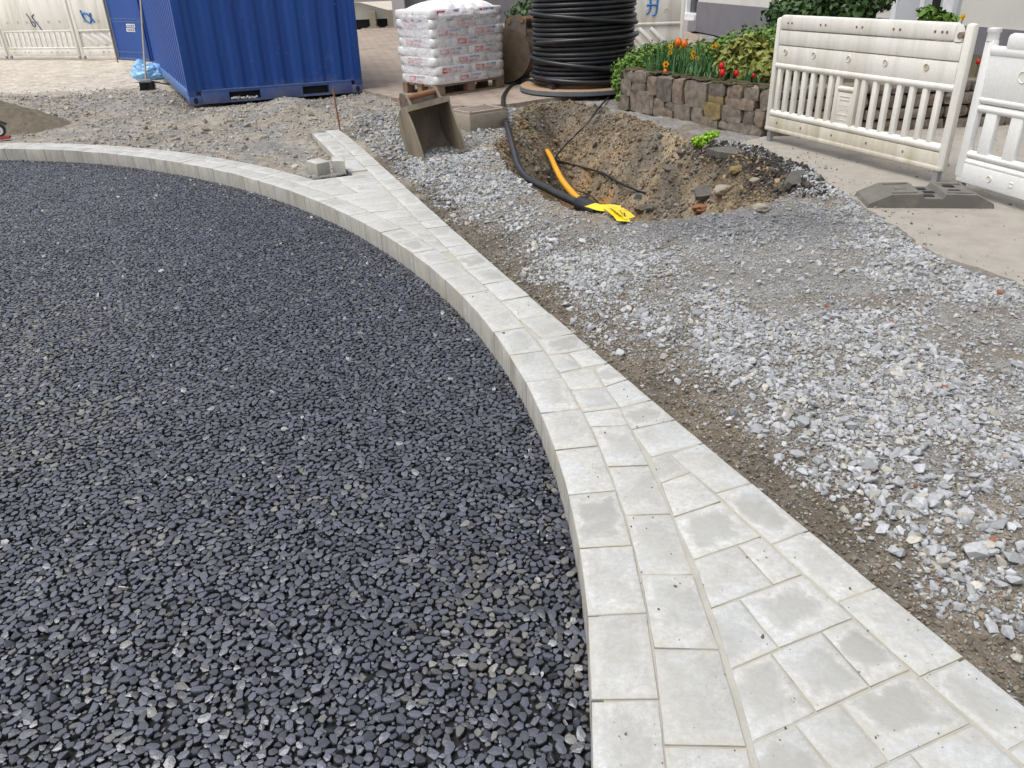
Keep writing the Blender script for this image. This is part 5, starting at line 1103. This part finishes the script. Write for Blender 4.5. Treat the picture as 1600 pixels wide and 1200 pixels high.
for a in ((1059, 71, 9.25, 't', 'petal_orange', .062, 'large open orange tulip, left one of a touching pair above the wall'), (1069, 73, 9.2, 't', 'petal_orange', .058, 'large orange tulip, right one of a touching pair above the wall'), (1039, 114, 9.0, 't', 'petal_orange', .036, 'small orange tulip leaning over the mossy wall top'), (1195, 69, 8.9, 't', 'petal_orange', .034, 'single orange tulip beside the white barrier, above the shrub'),
          (1127, 107, 8.2, 't', 'petal_red', .045, 'red tulip standing just above another red tulip'), (1128, 118, 8.1, 't', 'petal_red', .047, 'lowest bright red tulip hanging over the wall edge'), (1150, 118, 8.0, 't', 'petal_red', .040, 'red tulip beside the pair of red tulips'), (1177, 120, 7.95, 't', 'petal_red', .026, 'small dark red tulip half hidden in leaves by the barrier'), (1528, 99, 7.9, 't', 'petal_red', .030, 'red tulip glimpsed in the gap between the two barriers'),
          (1048, 73, 9.5, 'd', 'petal_yellow', .034, 'yellow daffodil beside the large orange tulip pair'), (1047, 82, 9.4, 'd', 'petal_yellow', .030, 'pale daffodil just below another beside the orange tulips'), (1040, 100, 9.1, 'd', 'petal_yellow', .042, 'yellow and orange daffodil above the small orange tulip'), (1020, 104, 9.3, 'd', 'petal_yellow', .028, 'little cream daffodil in front of the box hedge'),
          (1083, 83, 9.1, 'd', 'petal_yellow', .036, 'topmost of three yellow daffodils right of the orange tulips'), (1081, 90, 9.0, 'd', 'petal_yellow', .028, 'lower left of three yellow daffodils right of the orange tulips'), (1089, 91, 9.0, 'd', 'petal_yellow', .030, 'lower right of three yellow daffodils right of the orange tulips'), (1115, 73, 9.6, 'd', 'petal_yellow', .036, 'yellow daffodil before the low hedge, left of the shrub'), (1121, 70, 9.6, 'd', 'petal_yellow', .026, 'small yellow daffodil touching a larger one before the low hedge'), (1504, 27, 8.6, 'd', 'petal_yellow', .034, 'orange daffodil nodding above the top of the barrier')): flower(*a)

# ------------------------------------------------------------------ houses behind
H0 = g(1083, 49, .0); hp = 0.0
r_ = ray(1089, 2.5); tt = np.hypot(H0[0], H0[1]) / np.hypot(r_[0], r_[1]); hp = float(CAM_H + tt * r_[2])
H1 = g(1600, 49, hp); H1[2] = 0; hd = Vector((H1[0] - H0[0], H1[1] - H0[1], 0)); hl = hd.length + 6
house = empty('house', (H0[0], H0[1], 0), math.atan2(hd.y, hd.x)); tag(house, 'white rendered house with grey plinth behind the flower bed', 'house')
print('house plinth', hp, hl, H0, H1)
mb = MB(); mb.box((hl / 2, .30, hp / 2), (hl, .5, hp)); mb.build('plinth', 'plinth_grey', house)
mb = MB(); mb.box((hl / 2, .33, hp + 1.6), (hl, .5, 3.2)); mb.build('wall', 'plaster_white', house)
mb = MB(); mb.box((-.75, .40, 1.1), (1.2, .2, 2.3)); dr_ = mb.build('door', 'glass_dark', house)
for x in (-.07, -1.40): mb = MB(); mb.box((x, .26, 1.2), (.10, .12, 2.4)); mb.build('door_frame', 'frame_white', dr_)
mb = MB(); mb.box((-.75, .2, .32), (1.5, .40, .12)); mb.build('door_sill', 'frame_white', house)
mb = MB(); mb.box((-.75, .1, .13), (1.6, .55, .26)); mb.build('door_step', 'pier_grey', house)
mb = MB(); mb.box((-3.4, .35, 1.6), (3.9, .4, 3.2)); mb.build('wall', 'plaster_white', house)
def hx_of(px, py=20):
    for k in np.linspace(0, hl, 800):
        p = np.array([H0[0], H0[1], 1.2]) + np.array(hd.normalized()) * k; x, _, _ = pix(p)
        if x > px: return float(k)
    return hl
xa, xb = hx_of(1400), hx_of(1500)
mb = MB(); mb.box(((xa + xb) / 2, .06, 1.6), (xb - xa, .06, 3.1)); ed = mb.build('entrance_panel', 'door_grey', house)
for px, w_, m_ in ((1403, .12, 'frame_white'), (1446, .10, 'frame_white'), (1468, .16, 'glass_dark'), (1487, .22, 'frame_white')): mb = MB(); mb.box((hx_of(px), .025, 1.6), (w_, .03, 3.1)); mb.build('panel_strip', m_, ed)
# twigs on the wall at the right
q = at_y(1590, 10, 15.5); tw = empty('bare_climber', (q[0], q[1], 0)); tag(tw, 'bare thin twigs of a climber against the white house wall', 'climber'); rg = random.Random(2); mb = MB()
for i in range(9):
    p = Vector((.6, .1, .2)); P = [p.copy()]; d_3 = Vector((rg.uniform(-1, .1), 0, rg.uniform(.8, 1.6)))
    for k_ in range(9): d_3 += Vector((rg.uniform(-.5, .25), rg.uniform(-.1, .1), rg.uniform(-.4, .3))); p = p + d_3.normalized() * .22; P.append(p.copy())
    mb.tube(P, [.012 - .001 * k_ for k_ in range(10)], 5)
mb.build('twigs', 'twig', tw)
# the other building and the site trailer
B0 = g(617, 44, .015); Bd = empty('building', (B0[0], B0[1], 0), 0.0); tag(Bd, 'pale building with dark grey plinth and projecting pier behind the bag stack', 'building')
ppm = 1200 / (B0[1] * .8825 + .6); mpx = 1 / ppm
mb = MB(); mb.box((.19, .2, 2), (.40, .6, 4.0)); mb.build('pier', 'pier_grey', Bd)
mb = MB(); mb.box((3.3, .5, .46), (5.9, .4, .92)); mb.build('plinth', 'plinth_grey', Bd); mb = MB(); mb.box((3.3, .53, 2.5), (5.9, .4, 3.2)); mb.build('wall', 'plaster_white', Bd)
for x, w_, m_ in ((1.25, .30, 'frame_white'), (1.62, .18, 'plinth_grey'), (1.86, .26, 'frame_white')): mb = MB(); mb.box((x, .30, 2.0), (w_, .06, 4.0 - .02)); mb.build('window_trim', m_, Bd)
mb = MB(); mb.box((1.62, .315, 2.2), (.5, .04, 2.4)); mb.build('window', 'door_grey', Bd)
T0 = g(556, 46, .015); tr = empty('site_trailer', (T0[0] - 3.2, T0[1] + .3, 0), .0); tag(tr, 'pale green corrugated site trailer on posts behind the yard', 'trailer')
pts = corrugated(0, 4.6, 26, 0, .03, 0); wall_sheet(pts, .95, 3.2, lambda x, y, z: (x, y, z)).build('side_wall', 'trailer_green', tr, fix=False)
mb = MB(); mb.box((2.3, .06, .88), (4.6, .12, .12)); mb.build('chassis_rail', 'steel_galv', tr); mb = MB(); mb.box((2.3, 1.2, 2.0), (4.55, 2.2, 2.3)); mb.build('body', 'trailer_green', tr)
mb = MB(); mb.prism([(0, .28), (0, .86), (3.3, .80), (4.2, .55), (4.6, .50), (4.6, .28)], (0, .35, 0), (1, 0, 0), (0, 0, 1), (0, 1, 0), .04); mb.build('skirt', 'plaster_white', tr)
for x in (3.75, 4.35): mb = MB(); mb.box((x, .12, .27), (.22, .22, .54), ch=.02); mb.box((x, .12, .03), (.36, .36, .06)); mb.build('support_post', 'old_concrete', tr)
mb = MB(); mb.box((2.3, 1.3, .15), (4.6, 1.6, .28)); mb.build('trailer_shade', 'shade_black', tr)  # near-black block fills the gap below the trailer as painted shade
